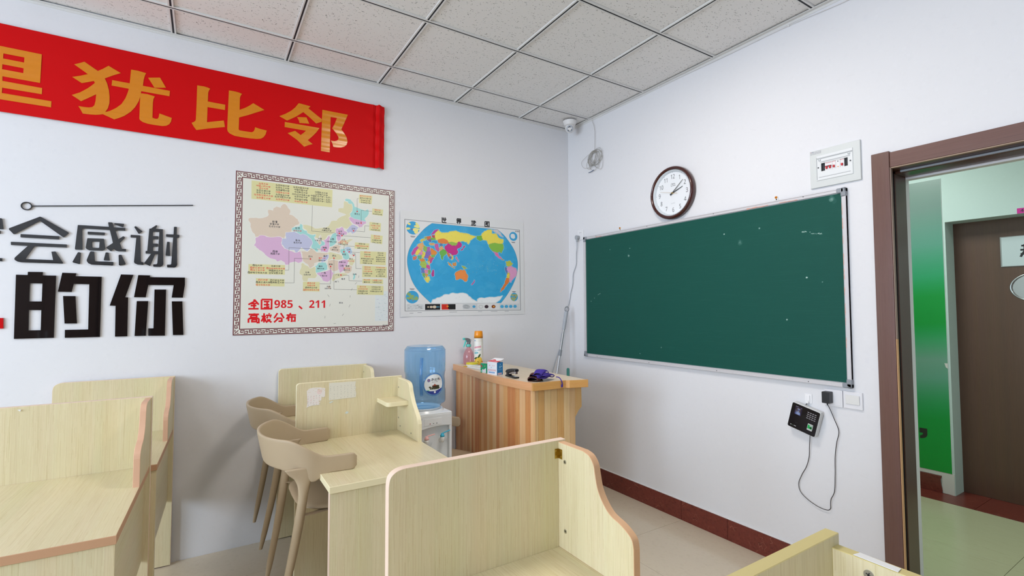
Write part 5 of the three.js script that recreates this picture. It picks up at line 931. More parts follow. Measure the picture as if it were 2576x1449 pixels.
  for (let i = 0; i < sp.count; i++) {   // press the grip into the left side
    const x = sp.getX(i), y = sp.getY(i), z = sp.getZ(i), a = Math.atan2(z, x), da = Math.abs(((a - 2.15 + Math.PI * 3) % (Math.PI * 2)) - Math.PI), k = 0.020 * (1 - sstep(da, 0.16, 0.3)) * sstep(y, 0.06, 0.09) * (1 - sstep(y, 0.29, 0.32)), r = Math.hypot(x, z);
    if (r > 0.09) { sp.setX(i, x * (r - k) / r); sp.setZ(i, z * (r - k) / r); }
  }
  shellGeo.computeVertexNormals(); part('shell', shellGeo, blue, b);
  const bar = []; for (let i = 0; i <= 10; i++) { const y = lerp(0.085, 0.295, i / 10), out = 0.022 * Math.sin(Math.PI * i / 10); bar.push([Math.cos(2.15) * (R - 0.022 + out), y, Math.sin(2.15) * (R - 0.022 + out)]); }
  part('grip', tube(bar, 0.009, false, 60, 14), blue, b);
  const seat = []; for (let i = 0; i < 44; i++) { const a = i / 44 * Math.PI * 2, u = 0.061 * Math.cos(a) / R, y = 0.148 + 0.061 * Math.sin(a); seat.push([Math.sin(0.0 + u) * (R + 0.001), y, Math.cos(u) * (R + 0.001)]); }
  const turnLabel = 0.06, ringG = tube(seat, 0.0045, true, 120, 8); ringG.rotateY(turnLabel); part('label_rim', ringG, blue, b);
  const lab = canvas(768, 768, (c, w, h) => {
    c.fillStyle = '#e6ebee'; c.fillRect(0, 0, w, h); c.fillStyle = '#2b3f9a'; c.beginPath(); c.moveTo(60, 600); c.quadraticCurveTo(380, 700, 720, 540); c.lineTo(768, 768); c.lineTo(0, 768); c.fill(); c.fillStyle = '#59b58a'; c.beginPath(); c.moveTo(60, 600); c.lineTo(170, 590); c.lineTo(210, 640); c.fill();
    c.fillStyle = '#27307e'; c.beginPath(); c.arc(170, 232, 62, 0, 7); c.fill(); c.strokeStyle = '#c8cfe6'; c.lineWidth = 7; c.beginPath(); c.arc(170, 232, 46, 0, 7); c.stroke(); c.fillStyle = '#d88a94'; c.beginPath(); c.moveTo(140, 252); c.lineTo(170, 196); c.lineTo(200, 252); c.fill();
    chinese(c, '趵突泉', 440, 205, 104, '#15161a', 0.13, 1.22); c.fillStyle = '#33363c'; c.font = 'bold 34px sans-serif'; c.fillText('BAO TU SPRING', 292, 310); c.fillStyle = '#c8302e'; c.fillRect(640, 190, 22, 62);
    c.fillStyle = '#2f3a22'; for (let i = 0; i < 60; i++) { c.globalAlpha = rr(0.5, 1); c.fillStyle = ['#2f3a22', '#3f4a2a', '#22291a', '#4d4a30'][i % 4]; c.beginPath(); c.ellipse(rr(210, 600), rr(440, 560), rr(20, 56), rr(14, 34), 0, 0, 7); c.fill(); } c.globalAlpha = 1;
    c.fillStyle = '#3a2a20'; c.fillRect(330, 440, 150, 70); c.fillStyle = '#9c4a30'; c.beginPath(); c.moveTo(280, 442); c.quadraticCurveTo(380, 410, 402, 352); c.quadraticCurveTo(430, 410, 530, 442); c.fill(); c.fillStyle = '#c9c4b4'; c.fillRect(254, 500, 12, 70); c.fillStyle = '#8fa7a4'; c.fillRect(240, 568, 330, 16);
    c.fillStyle = '#e6e8ee'; c.fillRect(370, 640, 70, 80);
  });
  const dg = new THREE.CircleGeometry(0.057, 56), dp = dg.attributes.position; for (let i = 0; i < dp.count; i++) { const u = dp.getX(i) / R; dp.setXYZ(i, Math.sin(u) * (R + 0.0022), 0.148 + dp.getY(i), Math.cos(u) * (R + 0.0022)); }
  dg.rotateY(turnLabel); dg.computeVertexNormals(); part('label', dg, phys('#ffffff', 0.3, { map: texture(lab, { clamp: true }), side: THREE.DoubleSide }), b);
}

// ---------------------------------------------------------------- back wall: banner, lettering, two maps
function strokesGeo(polys, depth, bevel) { return polys.map((rings) => { const s = shapeOf(rings[0]); for (const h of rings.slice(1)) s.holes.push(new THREE.Path(shapeOf(h).getPoints())); return extrude(s, depth, bevel); }); }
{
  const b = thing('banner', 'long red cloth banner with golden Chinese characters high on the back wall', 'banner', [0, 0, 0]);
  const L = -4.9, Rr = -1.684, T = 2.858, Bo = 2.41, nx = 300, ny = 26, P = [], U = [], I = [];
  const zAt = (x, y) => { const e = sstep(x, -1.83, -1.71), v = (y - Bo) / (T - Bo); return 0.0115 + 0.0007 * Math.sin(x * 3.1 + 1) + 0.0006 * Math.sin(y * 42 + x * 2.2) + e * (0.005 * Math.sin(y * 60 + x * 25) + 0.004 * Math.sin(x * 130) * (x > -1.76 ? 1 : 0)) + (x > -1.738 ? 0.012 * Math.sin((x + 1.738) / 0.054 * Math.PI) : 0) - (x > -1.748 && x < -1.73 ? 0.004 : 0) + 0.006 * e * v; };
  for (let j = 0; j <= ny; j++) for (let i = 0; i <= nx; i++) { const k = i / nx, x = k < 0.5 ? lerp(L, -1.95, k * 2) : lerp(-1.95, Rr, k * 2 - 1), y = lerp(Bo, T, j / ny) + (x > -1.73 ? 0.003 * Math.sin(x * 90) : 0); P.push(x, y, zAt(x, y)); U.push(x, y); }
  for (let j = 0; j < ny; j++) for (let i = 0; i < nx; i++) { const a = j * (nx + 1) + i; I.push(a, a + 1, a + nx + 1, a + 1, a + nx + 2, a + nx + 1); }
  const g = new THREE.BufferGeometry(); g.setAttribute('position', new THREE.Float32BufferAttribute(P, 3)); g.setAttribute('uv', new THREE.Float32BufferAttribute(U, 2)); g.setIndex(I); g.computeVertexNormals();
  part('cloth', g, phys('#cf0309', 0.55, { side: THREE.DoubleSide, specularIntensity: 0.3 }), b);
  part('hem', bx(0.004, T - Bo, 0.012, Rr, (T + Bo) / 2, 0.0095, 0.0015), std('#c9131b', 0.5), b);
  // golden foil, rippled a little across its height
  const ripple = canvas(64, 1024, (c, w, h) => { for (let y = 0; y < h; y++) { const v = 128 + 52 * Math.sin(y * 0.037) + 34 * Math.sin(y * 0.011 + 1) + 24 * Math.sin(y * 0.09 + 2); c.fillStyle = `rgb(${v},${v},${v})`; c.fillRect(0, y, w, 1); } });
  const foil = phys('#d98204', 0.2, { bumpMap: texture(ripple, { srgb: false, repeat: [1, 2] }), bumpScale: 0.002, specularIntensity: 1 });
  for (const [ch, polys] of Object.entries(BANNER_STROKES)) {
    const geo = merged(strokesGeo(polys, 0.0008, 0.0002)), q = geo.attributes.position; for (let i = 0; i < q.count; i++) q.setZ(i, q.getZ(i) + zAt(q.getX(i), q.getY(i)) + 0.0008); metric(geo);
    part('letter', geo, foil, b, 'golden foil character ' + ch);
  }
}
{
  const acrylic = phys('#07070a', 0.05, { clearcoat: 1, clearcoatRoughness: 0.03 }), red = phys('#c80f16', 0.08);
  const where = { '会': 'black acrylic character 会 in the upper row, first complete one', '定': 'black acrylic character cut by the left edge of the photo, upper row', '感': 'black acrylic character 感 in the middle of the upper row', '谢': 'black acrylic character 谢 at the right end of the upper row', '的': 'heavy black acrylic character 的 in the lower row', '你': 'heavy black acrylic character 你 at the right end of the lower row', '命': 'red acrylic stroke cut by the left edge of the photo' };
  for (const [ch, polys] of Object.entries(ACRYLIC_STROKES)) {
    const all = polys.flatMap((p) => p[0]), x0 = (Math.min(...all.filter((_, i) => i % 2 === 0)) + Math.max(...all.filter((_, i) => i % 2 === 0))) / 2, y0 = Math.min(...all.filter((_, i) => i % 2));
    const t = thing('wall_letter', where[ch], 'letter', [x0, y0, 0.0005], 0);
    for (const g of strokesGeo(polys, 0.009, 0.0006)) { g.translate(-x0, -y0, 0); part('stroke', g, ch === '命' ? red : acrylic, t); }
  }
  const r = thing('wall_ornament', 'thin black line ending in a ring above the black letters', 'ornament', [-3.5165, 1.947, 0.0005], 0);
  const ring = new THREE.Shape(); ring.absarc(0, 0, 0.0215, 0, Math.PI * 2); const hole = new THREE.Path(); hole.absarc(0, 0, 0.0165, 0, Math.PI * 2); ring.holes.push(hole);
  part('ring', extrude(ring, 0.008, 0.0006), acrylic, r);
  const k = 0.0024, dx = 0.7065, dy = 0.082; part('line', extrude(shapeOf([0.0205, -k + 0.0024, dx, dy - k, dx, dy + k, 0.0205, k + 0.0024]), 0.008, 0.0005), acrylic, r);
}
{ // map of universities
  const S = 1600, K = S / 1000, cv = canvas(S, S, (c, w, h) => {
    c.fillStyle = '#e4e4da'; c.fillRect(0, 0, w, h); c.scale(K, K);
    const poly = (p, close = true) => { c.beginPath(); for (let i = 0; i < p.length; i += 2) i ? c.lineTo(p[i], p[i + 1]) : c.moveTo(p[i], p[i + 1]); if (close) c.closePath(); };
    c.lineJoin = 'round';
    for (const [col, q] of CHINA_AREAS) { const p = coast(q, 0.12); poly(p); c.fillStyle = col; c.fill(); c.strokeStyle = '#eeeeea'; c.lineWidth = 1.6; c.stroke(); }
    c.fillStyle = '#dde4e4'; c.fillRect(866, 720, 98, 208); speckle(c, 0, 0, 0, ['#fff'], 1, 1, 0); for (let i = 0; i < 60; i++) { c.fillStyle = ['#c6d6dc', '#a9b6bb', '#d0c6d8', '#bcd6d2'][i % 4]; c.fillRect(rr(870, 950), rr(726, 920), rr(2, 12), rr(1, 3)); }
    for (const p of CHINA_BOXES) { poly(p); c.fillStyle = '#ddd9a2'; c.fill(); }
    c.strokeStyle = '#4a4a44'; c.lineWidth = 1.5; for (const p of CHINA_LINES) { poly(p, false); c.stroke(); }
    c.lineWidth = 1.4; for (const p of CHINA_DASHES) { poly(p, false); c.stroke(); }
    for (const [x, y, s, r, t] of CHINA_TEXT) chinese(c, t, x, y, s * 0.95, r ? '#d83a34' : '#2c2c30', 0.1, 1.08);
    c.fillStyle = '#e0101c'; for (let i = 0; i < CHINA_DOTS.length; i += 2) { c.beginPath(); c.arc(CHINA_DOTS[i], CHINA_DOTS[i + 1], 4.6, 0, 7); c.fill(); }
    chinese(c, '全国', 146, 812, 66, '#dc0b18', 0.15, 1.1); c.fillStyle = '#dc0b18'; c.font = 'bold 68px sans-serif'; c.fillText('985', 224, 836, 138); c.fillText('211', 430, 836, 118); c.lineWidth = 10; c.strokeStyle = '#dc0b18'; c.beginPath(); c.moveTo(370, 824); c.lineTo(390, 842); c.stroke();
    chinese(c, '高校分布', 219, 897, 66, '#dc0b18', 0.15, 1.08);
    // meander border
    c.strokeStyle = '#5e1320'; c.lineWidth = 5; c.strokeRect(3, 3, 994, 994); c.lineWidth = 5; c.strokeRect(36, 36, 928, 928); c.lineWidth = 4.4; c.lineJoin = 'miter';
    const unit = [[0.27, 0.4], [0.27, 0.68], [0.04, 0.68], [0.04, 0.05], [0.5, 0.05], [0.5, 0.95], [0.96, 0.95], [0.96, 0.32], [0.73, 0.32], [0.73, 0.6]], n = 20, side = 1000 - 76, u = side / n;
    for (let s = 0; s < 4; s++) { c.save(); c.translate(500, 500); c.rotate(s * Math.PI / 2); c.translate(-500, -500); for (let k = 0; k < n; k++) { c.beginPath(); unit.forEach(([x, y], i) => { const px = 38 + k * u + (x * 0.86 + 0.07) * u, py = 10 + y * 20; i ? c.lineTo(px, py) : c.moveTo(px, py); }); c.stroke(); } c.beginPath(); c.moveTo(10, 10); c.lineTo(30, 30); c.moveTo(12, 22); c.lineTo(12, 32); c.moveTo(20, 12); c.lineTo(34, 12); c.stroke(); c.restore(); }
  });
  const t = thing('map_poster', 'cream poster map of Chinese universities with a dark red meander border', 'poster', [-2.0985, 1.2617, 0.0005], 0);
  part('board', bx(0.995, 1.0065, 0.004, 0, 0.5033, 0.002, 0.0008), std('#d8d6cc', 0.5), t);
  const f = new THREE.PlaneGeometry(0.994, 1.0055); f.translate(0, 0.5033, 0.0043); part('print', f, phys('#ffffff', 0.35, { map: texture(cv, { clamp: true }) }), t);
}
{ // world map
  const W = 1600, Hh = 1150, cv = canvas(W, Hh, (c, w, h) => {
    c.fillStyle = '#e2e3e4'; c.fillRect(0, 0, w, h); c.scale(w / 1000, h / 1000); const m = WORLD_MARKS, at = (i) => [m[i * 2], m[i * 2 + 1]];
    const poly = (p) => { c.beginPath(); for (let i = 0; i < p.length; i += 2) i ? c.lineTo(p[i], p[i + 1]) : c.moveTo(p[i], p[i + 1]); c.closePath(); };
    c.strokeStyle = '#8b8f93'; c.lineWidth = 5; poly(m.slice(40, 48)); c.stroke(); c.lineJoin = 'round';
    const ocean = () => { const q = m.slice(0, 40), n = 20; c.beginPath(); c.moveTo(q[0], q[1]); c.lineTo(q[2], q[3]); for (let i = 2; i < 10; i++) c.quadraticCurveTo(q[i * 2], q[i * 2 + 1], (q[i * 2] + q[i * 2 + 2]) / 2, (q[i * 2 + 1] + q[i * 2 + 3]) / 2); c.lineTo(q[20], q[21]); c.lineTo(q[22], q[23]); for (let i = 12; i < n - 1; i++) c.quadraticCurveTo(q[i * 2], q[i * 2 + 1], (q[i * 2] + q[i * 2 + 2]) / 2, (q[i * 2 + 1] + q[i * 2 + 3]) / 2); c.quadraticCurveTo(q[38], q[39], q[0], q[1]); c.closePath(); };
    const lands = WORLD_AREAS.map(([col, p]) => [col, coast(coast(p, 0.16), 0.14)]);
    ocean(); c.fillStyle = '#36a6da'; c.fill(); c.save(); c.clip();
    for (let i = 0; i < 240; i++) { c.globalAlpha = rr(0.03, 0.14); c.fillStyle = rnd() < 0.6 ? '#7cc8ea' : '#1f8cc4'; c.beginPath(); c.ellipse(rr(50, 960), rr(130, 900), rr(8, 70), rr(4, 36), rr(0, 3), 0, 7); c.fill(); }
    for (const [col, p] of lands) { poly(p); c.globalAlpha = 0.45; c.strokeStyle = '#bfe4f4'; c.lineWidth = 15; c.stroke(); }
    c.globalAlpha = 1; for (const [col, p] of lands) { poly(p); c.fillStyle = col; c.fill(); c.strokeStyle = col; c.lineWidth = 6.5; c.stroke(); }
    c.globalAlpha = 1;
    for (const [col, p] of lands) { poly(p); c.fillStyle = col; c.fill(); c.strokeStyle = '#8a7a80'; c.lineWidth = 0.7; c.stroke(); c.save(); c.clip(); for (let i = 0; i < 26; i++) { c.globalAlpha = rr(0.2, 0.55); c.fillStyle = '#6b6470'; const k = 2 * Math.floor(rnd() * p.length / 2), q = 2 * Math.floor(rnd() * p.length / 2), t = rnd(); c.fillRect(lerp(p[k], p[q], t), lerp(p[k + 1], p[q + 1], t), rr(3, 9), 1.3); } c.restore(); }
    for (let i = 0; i < 150; i++) { c.globalAlpha = rr(0.2, 0.6); c.fillStyle = rnd() < 0.5 ? '#2a4a66' : '#e8f4fa'; c.fillRect(rr(90, 930), rr(150, 880), rr(2, 9), 1.2); }
    for (let i = 0; i < 46; i++) { c.globalAlpha = 0.8; c.fillStyle = ['#d8dce0', '#e0a060', '#c0d070'][i % 3]; c.fillRect(rr(430, 760), rr(430, 580), rr(2, 5), rr(1.5, 4)); }
    c.restore(); c.globalAlpha = 1; ocean(); c.strokeStyle = '#4a5a66'; c.lineWidth = 1.2; c.stroke();
    [[24, '#f0e890', 52], [25, '#dfe6ea', 40], [26, '#8fb070', 50], [27, '#9cb080', 37]].forEach(([k, col, r], n) => { const [x, y] = at(k); c.fillStyle = '#3aa4d8'; c.beginPath(); c.ellipse(x, y, r * 0.93, r * 1.02 * 1.18, 0, 0, 7); c.fill(); c.save(); c.clip(); c.fillStyle = col; for (let i = 0; i < 9; i++) { c.beginPath(); if (n === 1) c.ellipse(x - 4 + rr(-6, 6), y + rr(-8, 8), r * 0.4, r * 0.5, 0, 0, 7); else c.ellipse(x + rr(-r, r) * 0.8, y + rr(-r, r) * 0.9, rr(6, 20), rr(6, 22), rr(0, 3), 0, 7); c.fill(); } c.fillStyle = n === 0 ? '#8e4a8a' : '#b07a4a'; if (n !== 1) for (let i = 0; i < 3; i++) c.fillRect(x + rr(-r, r) * 0.5, y + rr(-r, r) * 0.6, rr(4, 12), rr(4, 12)); c.restore(); c.fillStyle = '#6d7075'; c.fillRect(x - 18, y + (n < 2 ? r * 1.5 : -r * 1.6), 34, 6); c.fillRect(x - 13, y + (n < 2 ? r * 1.68 : -r * 1.45), 24, 3); });
    c.save(); c.scale(1, w / h); '世界地图'.split('').forEach((ch, i) => { const [x, y] = at(28 + i); chinese(c, ch, x, y * h / w, 42, '#1a1a1d', 0.17); }); c.restore();
    const strip = (k, col) => { const [a, b] = at(k), [p, q] = at(k + 1); c.fillStyle = col; c.fillRect(a, b, p - a, q - b); return [a, b, p - a, q - b]; };
    const s0 = strip(32, '#d2d6d8'); c.fillStyle = '#8b9094'; for (let i = 0; i < 30; i++) c.fillRect(s0[0] + rr(6, s0[2] - 20), s0[1] + rr(6, s0[3] - 8), rr(6, 16), 2);
    const s1 = strip(34, '#17181c'); c.fillStyle = '#d8c8b0'; [[0.2, 7], [0.4, 11], [0.62, 14]].forEach(([u, r]) => { c.beginPath(); c.arc(s1[0] + s1[2] * u, s1[1] + s1[3] / 2, r, 0, 7); c.fill(); }); c.fillStyle = '#58a8c8'; [[0.8, 6], [0.91, 5]].forEach(([u, r]) => { c.beginPath(); c.arc(s1[0] + s1[2] * u, s1[1] + s1[3] / 2, r, 0, 7); c.fill(); });
    const s2 = strip(36, '#151416'); c.fillStyle = '#cf2a1c'; c.beginPath(); c.moveTo(s2[0], s2[1]); c.lineTo(s2[0] + 52, s2[1]); c.quadraticCurveTo(s2[0] + 40, s2[1] + 30, s2[0] + 58, s2[1] + s2[3]); c.lineTo(s2[0], s2[1] + s2[3]); c.fill(); c.fillStyle = '#e88a2a'; c.beginPath(); c.arc(s2[0] + 46, s2[1] + s2[3] * 0.4, 9, 0, 7); c.fill();
    const s3 = strip(38, '#cfd3d6'); c.strokeStyle = '#7d8488'; c.lineWidth = 1.4; for (let i = 0; i < 6; i++) { c.beginPath(); c.ellipse(s3[0] + 28, s3[1] + s3[3] / 2, 8 + i * 4, 4 + i * 3, 0.2, 0, 7); c.stroke(); } c.fillStyle = '#4aa0d0'; c.beginPath(); c.arc(s3[0] + s3[2] * 0.76, s3[1] + s3[3] / 2, 13, 0, 7); c.fill();
    const s4 = strip(40, '#e0e2e3'); c.strokeStyle = '#555a5e'; c.beginPath(); c.arc(s4[0] + 24, s4[1] + s4[3] / 2, 16, 0, 7); c.stroke(); c.fillStyle = '#3a2a34'; c.beginPath(); c.arc(s4[0] + 72, s4[1] + s4[3] / 2, 17, 0, 7); c.fill(); c.fillStyle = '#7a2a1c'; c.beginPath(); c.arc(s4[0] + 132, s4[1] + s4[3] / 2, 17, 0, 7); c.fill(); c.fillStyle = '#e8b038'; c.beginPath(); c.arc(s4[0] + 134, s4[1] + s4[3] / 2, 8, 0, 7); c.fill();
    const s5 = strip(42, '#d4d8da'); c.fillStyle = '#4aaad8'; for (let i = 0; i < 4; i++) { c.beginPath(); c.arc(s5[0] + 24 + i * 39, s5[1] + s5[3] / 2, 16, 0, 7); c.fill(); }
    c.fillStyle = '#7b7e83'; for (const [x, y, l] of [[66, 965, 26], [122, 962, 30], [360, 962, 60], [590, 962, 36], [700, 962, 56], [820, 962, 36]]) c.fillRect(x, y, l, 3);
    c.strokeStyle = '#55585c'; c.lineWidth = 1.4; glyph(c, '地', 922, 100, 11, 13); glyph(c, '理', 936, 100, 11, 13); glyph(c, '图', 950, 100, 11, 13);
  });
  const t = thing('map_poster', 'white sheet world map stapled to the wall right of the university map', 'poster', [-1.0165, 1.366, 0.0006], 0.0);
  const g = new THREE.PlaneGeometry(1.0705, 0.7715, 24, 12), p = g.attributes.position; for (let i = 0; i < p.count; i++) p.setZ(i, 0.002 + 0.0012 * Math.sin(p.getX(i) * 9 + p.getY(i) * 6) ** 2 + (p.getX(i) < -0.45 ? (-0.45 - p.getX(i)) * 0.06 : 0)); g.translate(0, 0.386, 0); g.computeVertexNormals();
  const sheet = part('sheet', g, phys('#ffffff', 0.45, { map: texture(cv, { clamp: true }), side: THREE.DoubleSide }), t); sheet.rotation.z = 0.0095;
}

// ---------------------------------------------------------------- right wall: board, clock, boxes, cords
{
  const z0 = 0.221, z1 = 2.235, y0 = 1.0164, y1 = 2.0236, w = z1 - z0, h = y1 - y0;
  const t = thing('chalkboard', 'large green chalkboard with aluminium frame on the right wall', 'chalkboard', [0, y0, (z0 + z1) / 2], RIGHT);
  const cv = canvas(1600, 800, (c, W, Hh) => {
    c.fillStyle = '#155046'; c.fillRect(0, 0, W, Hh); speckle(c, W, Hh, 26000, ['#104940', '#1a554b', '#144d43'], 1, 3, 0.5);
    for (let i = 0; i < 900; i++) { c.globalAlpha = rr(0.01, 0.05); c.fillStyle = '#6fa294'; c.fillRect(rr(0, W), rr(0, Hh), rr(20, 160), rr(1, 2)); }
    const dab = (u, v, r, a, col = '#c9d6cf') => { for (let k = 0; k < 9; k++) { c.globalAlpha = a * rr(0.4, 1); c.fillStyle = col; c.beginPath(); c.ellipse(u * W / 1000 + rr(-r, r) * 0.6, v * Hh / 1000 + rr(-r, r) * 0.6, rr(0.4, 1) * r, rr(0.3, 0.8) * r, rr(0, 3), 0, 7); c.fill(); } };
    for (const [u, v, r, a] of [[663, 127, 4, 0.5], [250, 188, 9, 0.22], [257, 131, 4, 0.25], [147, 117, 4, 0.25], [716, 197, 13, 0.09], [778, 122, 5, 0.2], [909, 439, 4, 0.4], [949, 468, 3, 0.2], [853, 676, 4, 0.4], [30, 545, 3, 0.4], [51, 518, 3, 0.35], [86, 481, 3, 0.35], [301, 957, 3, 0.35], [403, 897, 3, 0.3], [981, 26, 16, 0.1]]) dab(u, v, r, a);
    for (let k = 0; k < 40; k++) { const u = lerp(900, 952, k / 40); if (k > 8 && k < 32 && rnd() < 0.6) continue; dab(u, lerp(177, 206, k / 40) + rr(-4, 4), 2.2, 0.3); }
    for (let k = 0; k < 10; k++) dab(lerp(72, 84, k / 10), lerp(492, 482, k / 10), 1.5, 0.25);
  });
  const f = new THREE.PlaneGeometry(w - 0.05, h - 0.05); f.translate(0, h / 2, 0.0125); part('writing_surface', f, phys('#ffffff', 0.6, { map: texture(cv, { clamp: true }), specularIntensity: 0.4 }), t);
  part('backing', bx(w - 0.02, h - 0.02, 0.011, 0, h / 2, 0.0065, 0.001), std('#9fa3a6', 0.6), t);
  const rail = (L) => merged([bx(L, 0.02, 0.018, 0, 0, 0.0095, 0.002), bx(L, 0.005, 0.021, 0, 0.0075, 0.0105, 0.0015)]);
  const frame = phys('#cfcdd0', 0.4, { metalness: 0.1 });
  for (const s of [-1, 1]) { const a = part('frame_rail', rail(w - 0.06), frame, t); a.position.set(0, h / 2 + s * (h / 2 - 0.011), 0); a.scale.y = s; const b = part('frame_rail', rail(h - 0.06), frame, t); b.rotation.z = -s * Math.PI / 2; b.position.set(s * (w / 2 - 0.011), h / 2, 0); }
  for (const sx of [-1, 1]) for (const sy of [-1, 1]) { const c = part('corner_cap', merged([bx(0.044, 0.025, 0.024, -0.022, -0.0125, 0.012, 0.005, 2), bx(0.025, 0.044, 0.024, -0.0125, -0.022, 0.012, 0.005, 2)]), M.greyPlastic, t); c.position.set(sx * (w / 2 + 0.001), h / 2 + sy * (h / 2 + 0.001), 0); c.scale.set(sx, sy, 1); }
  const residue = std('#d3a596', 0.8), flake = (x, y, L, Wd, vert) => { const n = 9, a = []; for (let i = 0; i <= n; i++) a.push(lerp(-L / 2, L / 2, i / n), Wd / 2 * rr(0.2, 1)); for (let i = n; i >= 0; i--) a.push(lerp(-L / 2, L / 2, i / n), -Wd / 2 * rr(0.2, 1)); const g = extrude(shapeOf(a), 0.0006, 0.0001); if (vert) g.rotateZ(Math.PI / 2); g.translate(x, y, vert ? 0.0188 : 0.0188); part('tape_residue', g, residue, t); };
  flake(-w / 2 + 0.19, h - 0.018, 0.07, 0.008); flake(0.54, h - 0.018, 0.13, 0.009); flake(0.72, h - 0.018, 0.1, 0.006); for (let k = 0; k < 9; k++) flake(w / 2 - 0.0195, h - 0.1 - k * 0.085 + rr(-0.02, 0.02), rr(0.03, 0.06), rr(0.003, 0.006), true);
  for (let k = 0; k < 8; k++) { const g = cyl(0.0025, 0.0025, 0.001, 0, 0, 0, 10); g.rotateX(Math.PI / 2); g.translate(-0.85 + k % 4 * 0.55, k < 4 ? 0.0085 : h - 0.0085, 0.0188); part('rivet', g, M.darkMetal, t); }
  [[0.6418, 'left'], [1.8746, 'right']].forEach(([z, side]) => {
    const k = thing('wall_hanger', `small white bracket with an orange screw, ${side} of the two on the chalkboard frame`, 'hanger', [0, 2.0255, z], RIGHT);
    part('bracket', extrude(shapeOf([-0.014, 0, 0.014, 0, 0.007, 0.024, -0.007, 0.024]), 0.006, 0.001), M.white, k); const g = cyl(0.0065, 0.0075, 0.004, 0, 0, 0, 16); g.rotateX(Math.PI / 2); g.translate(0, 0.018, 0.0082); part('screw', g, std('#d98a24', 0.35, { metalness: 0.4 }), k); part('screw_slot', bx(0.008, 0.002, 0.001, 0, 0, 0, 0.0003).rotateZ(0.6).translate(0, 0.018, 0.0105), std('#7a3c10', 0.5), k); const n = cyl(0.003, 0.003, 0.003, 0, 0, 0, 10); n.rotateX(Math.PI / 2); n.translate(0.002, 0.006, 0.0072); part('nail', n, M.black, k);
  });
}
{
  const R = 0.1825, t = thing('wall_clock', 'round wall clock with brown rim and white dial above the chalkboard', 'clock', [-0.0005, 2.213, 1.162], RIGHT);
  const cv = canvas(1024, 1024, (c, w) => {
    c.fillStyle = '#eef1f4'; c.fillRect(0, 0, w, w); const m = w / 2, r = w / 2; c.fillStyle = '#2b2c30'; c.textAlign = 'center'; c.textBaseline = 'middle'; c.font = '122px sans-serif';
    for (let k = 1; k <= 12; k++) { const a = k * Math.PI / 6; c.save(); c.translate(m + Math.sin(a) * r * 0.745, m - Math.cos(a) * r * 0.745); c.scale(0.92, 1.12); c.fillText(String(k), 0, 4); c.restore(); }
    for (let k = 0; k < 60; k++) { const a = k * Math.PI / 30, b = k % 5 === 0; c.beginPath(); c.arc(m + Math.sin(a) * r * 0.94, m - Math.cos(a) * r * 0.94, b ? 6.5 : 2.4, 0, 7); c.fill(); }
    c.strokeStyle = '#3a3b40'; c.lineWidth = 5; c.beginPath(); c.arc(m + 0, m - 190, 52, 2.2, 4.1); c.stroke(); chinese(c, '康巴丝', m + 18, m - 208, 30, '#3a3b40', 0.14); c.font = 'italic bold 30px sans-serif'; c.fillText('Compas', m + 16, m - 172); c.fillStyle = '#b5b9bd'; c.font = '30px sans-serif'; c.fillText('QUARTZ', m, m + 232);
  });
  const rim = new THREE.LatheGeometry([[0.156, 0.012], [0.1575, 0.03], [0.162, 0.039], [0.168, 0.044], [0.174, 0.043], [0.1805, 0.036], [R, 0.026], [R, 0.012], [0.178, 0.002], [0.156, 0.001]].map(([r, y]) => new THREE.Vector2(r, y)), 96); rim.rotateX(Math.PI / 2); part('rim', rim, phys('#3f130e', 0.18, { clearcoat: 0.5 }), t);
  const bez = new THREE.LatheGeometry([[0.1475, 0.0135], [0.154, 0.033], [0.158, 0.033]].map(([r, y]) => new THREE.Vector2(r, y)), 96); bez.rotateX(Math.PI / 2); part('bezel', bez, phys('#d6dde2', 0.3, { side: THREE.DoubleSide }), t);
  const d = new THREE.CircleGeometry(0.156, 96); d.translate(0, 0, 0.013); part('dial', d, std('#ffffff', 0.5, { map: texture(cv, { clamp: true }) }), t);
  const hand = (name, a, L, tail, w, z, m) => { const g = extrude(shapeOf([-w, -tail, w, -tail, w * 0.45, L, -w * 0.45, L]), 0.0012, 0.0002); g.rotateZ(-a); g.translate(0, 0, z); part(name, g, m, t); };
  hand('hour_hand', 70.2 * Math.PI / 180, 0.09, 0.022, 0.0038, 0.018, M.black); hand('minute_hand', 49.6 * Math.PI / 180, 0.117, 0.022, 0.003, 0.0205, M.black); hand('second_hand', -76 * Math.PI / 180, 0.105, 0.045, 0.0011, 0.023, std('#c9a052', 0.3, { metalness: 0.6 }));
  part('hub', cyl(0.005, 0.005, 0.012, 0, 0, 0, 20).rotateX(Math.PI / 2).translate(0, 0, 0.0195), M.brass, t);
  const gl = new THREE.CircleGeometry(0.158, 96); gl.translate(0, 0, 0.0325); part('glass', gl, M.pane, t);
}
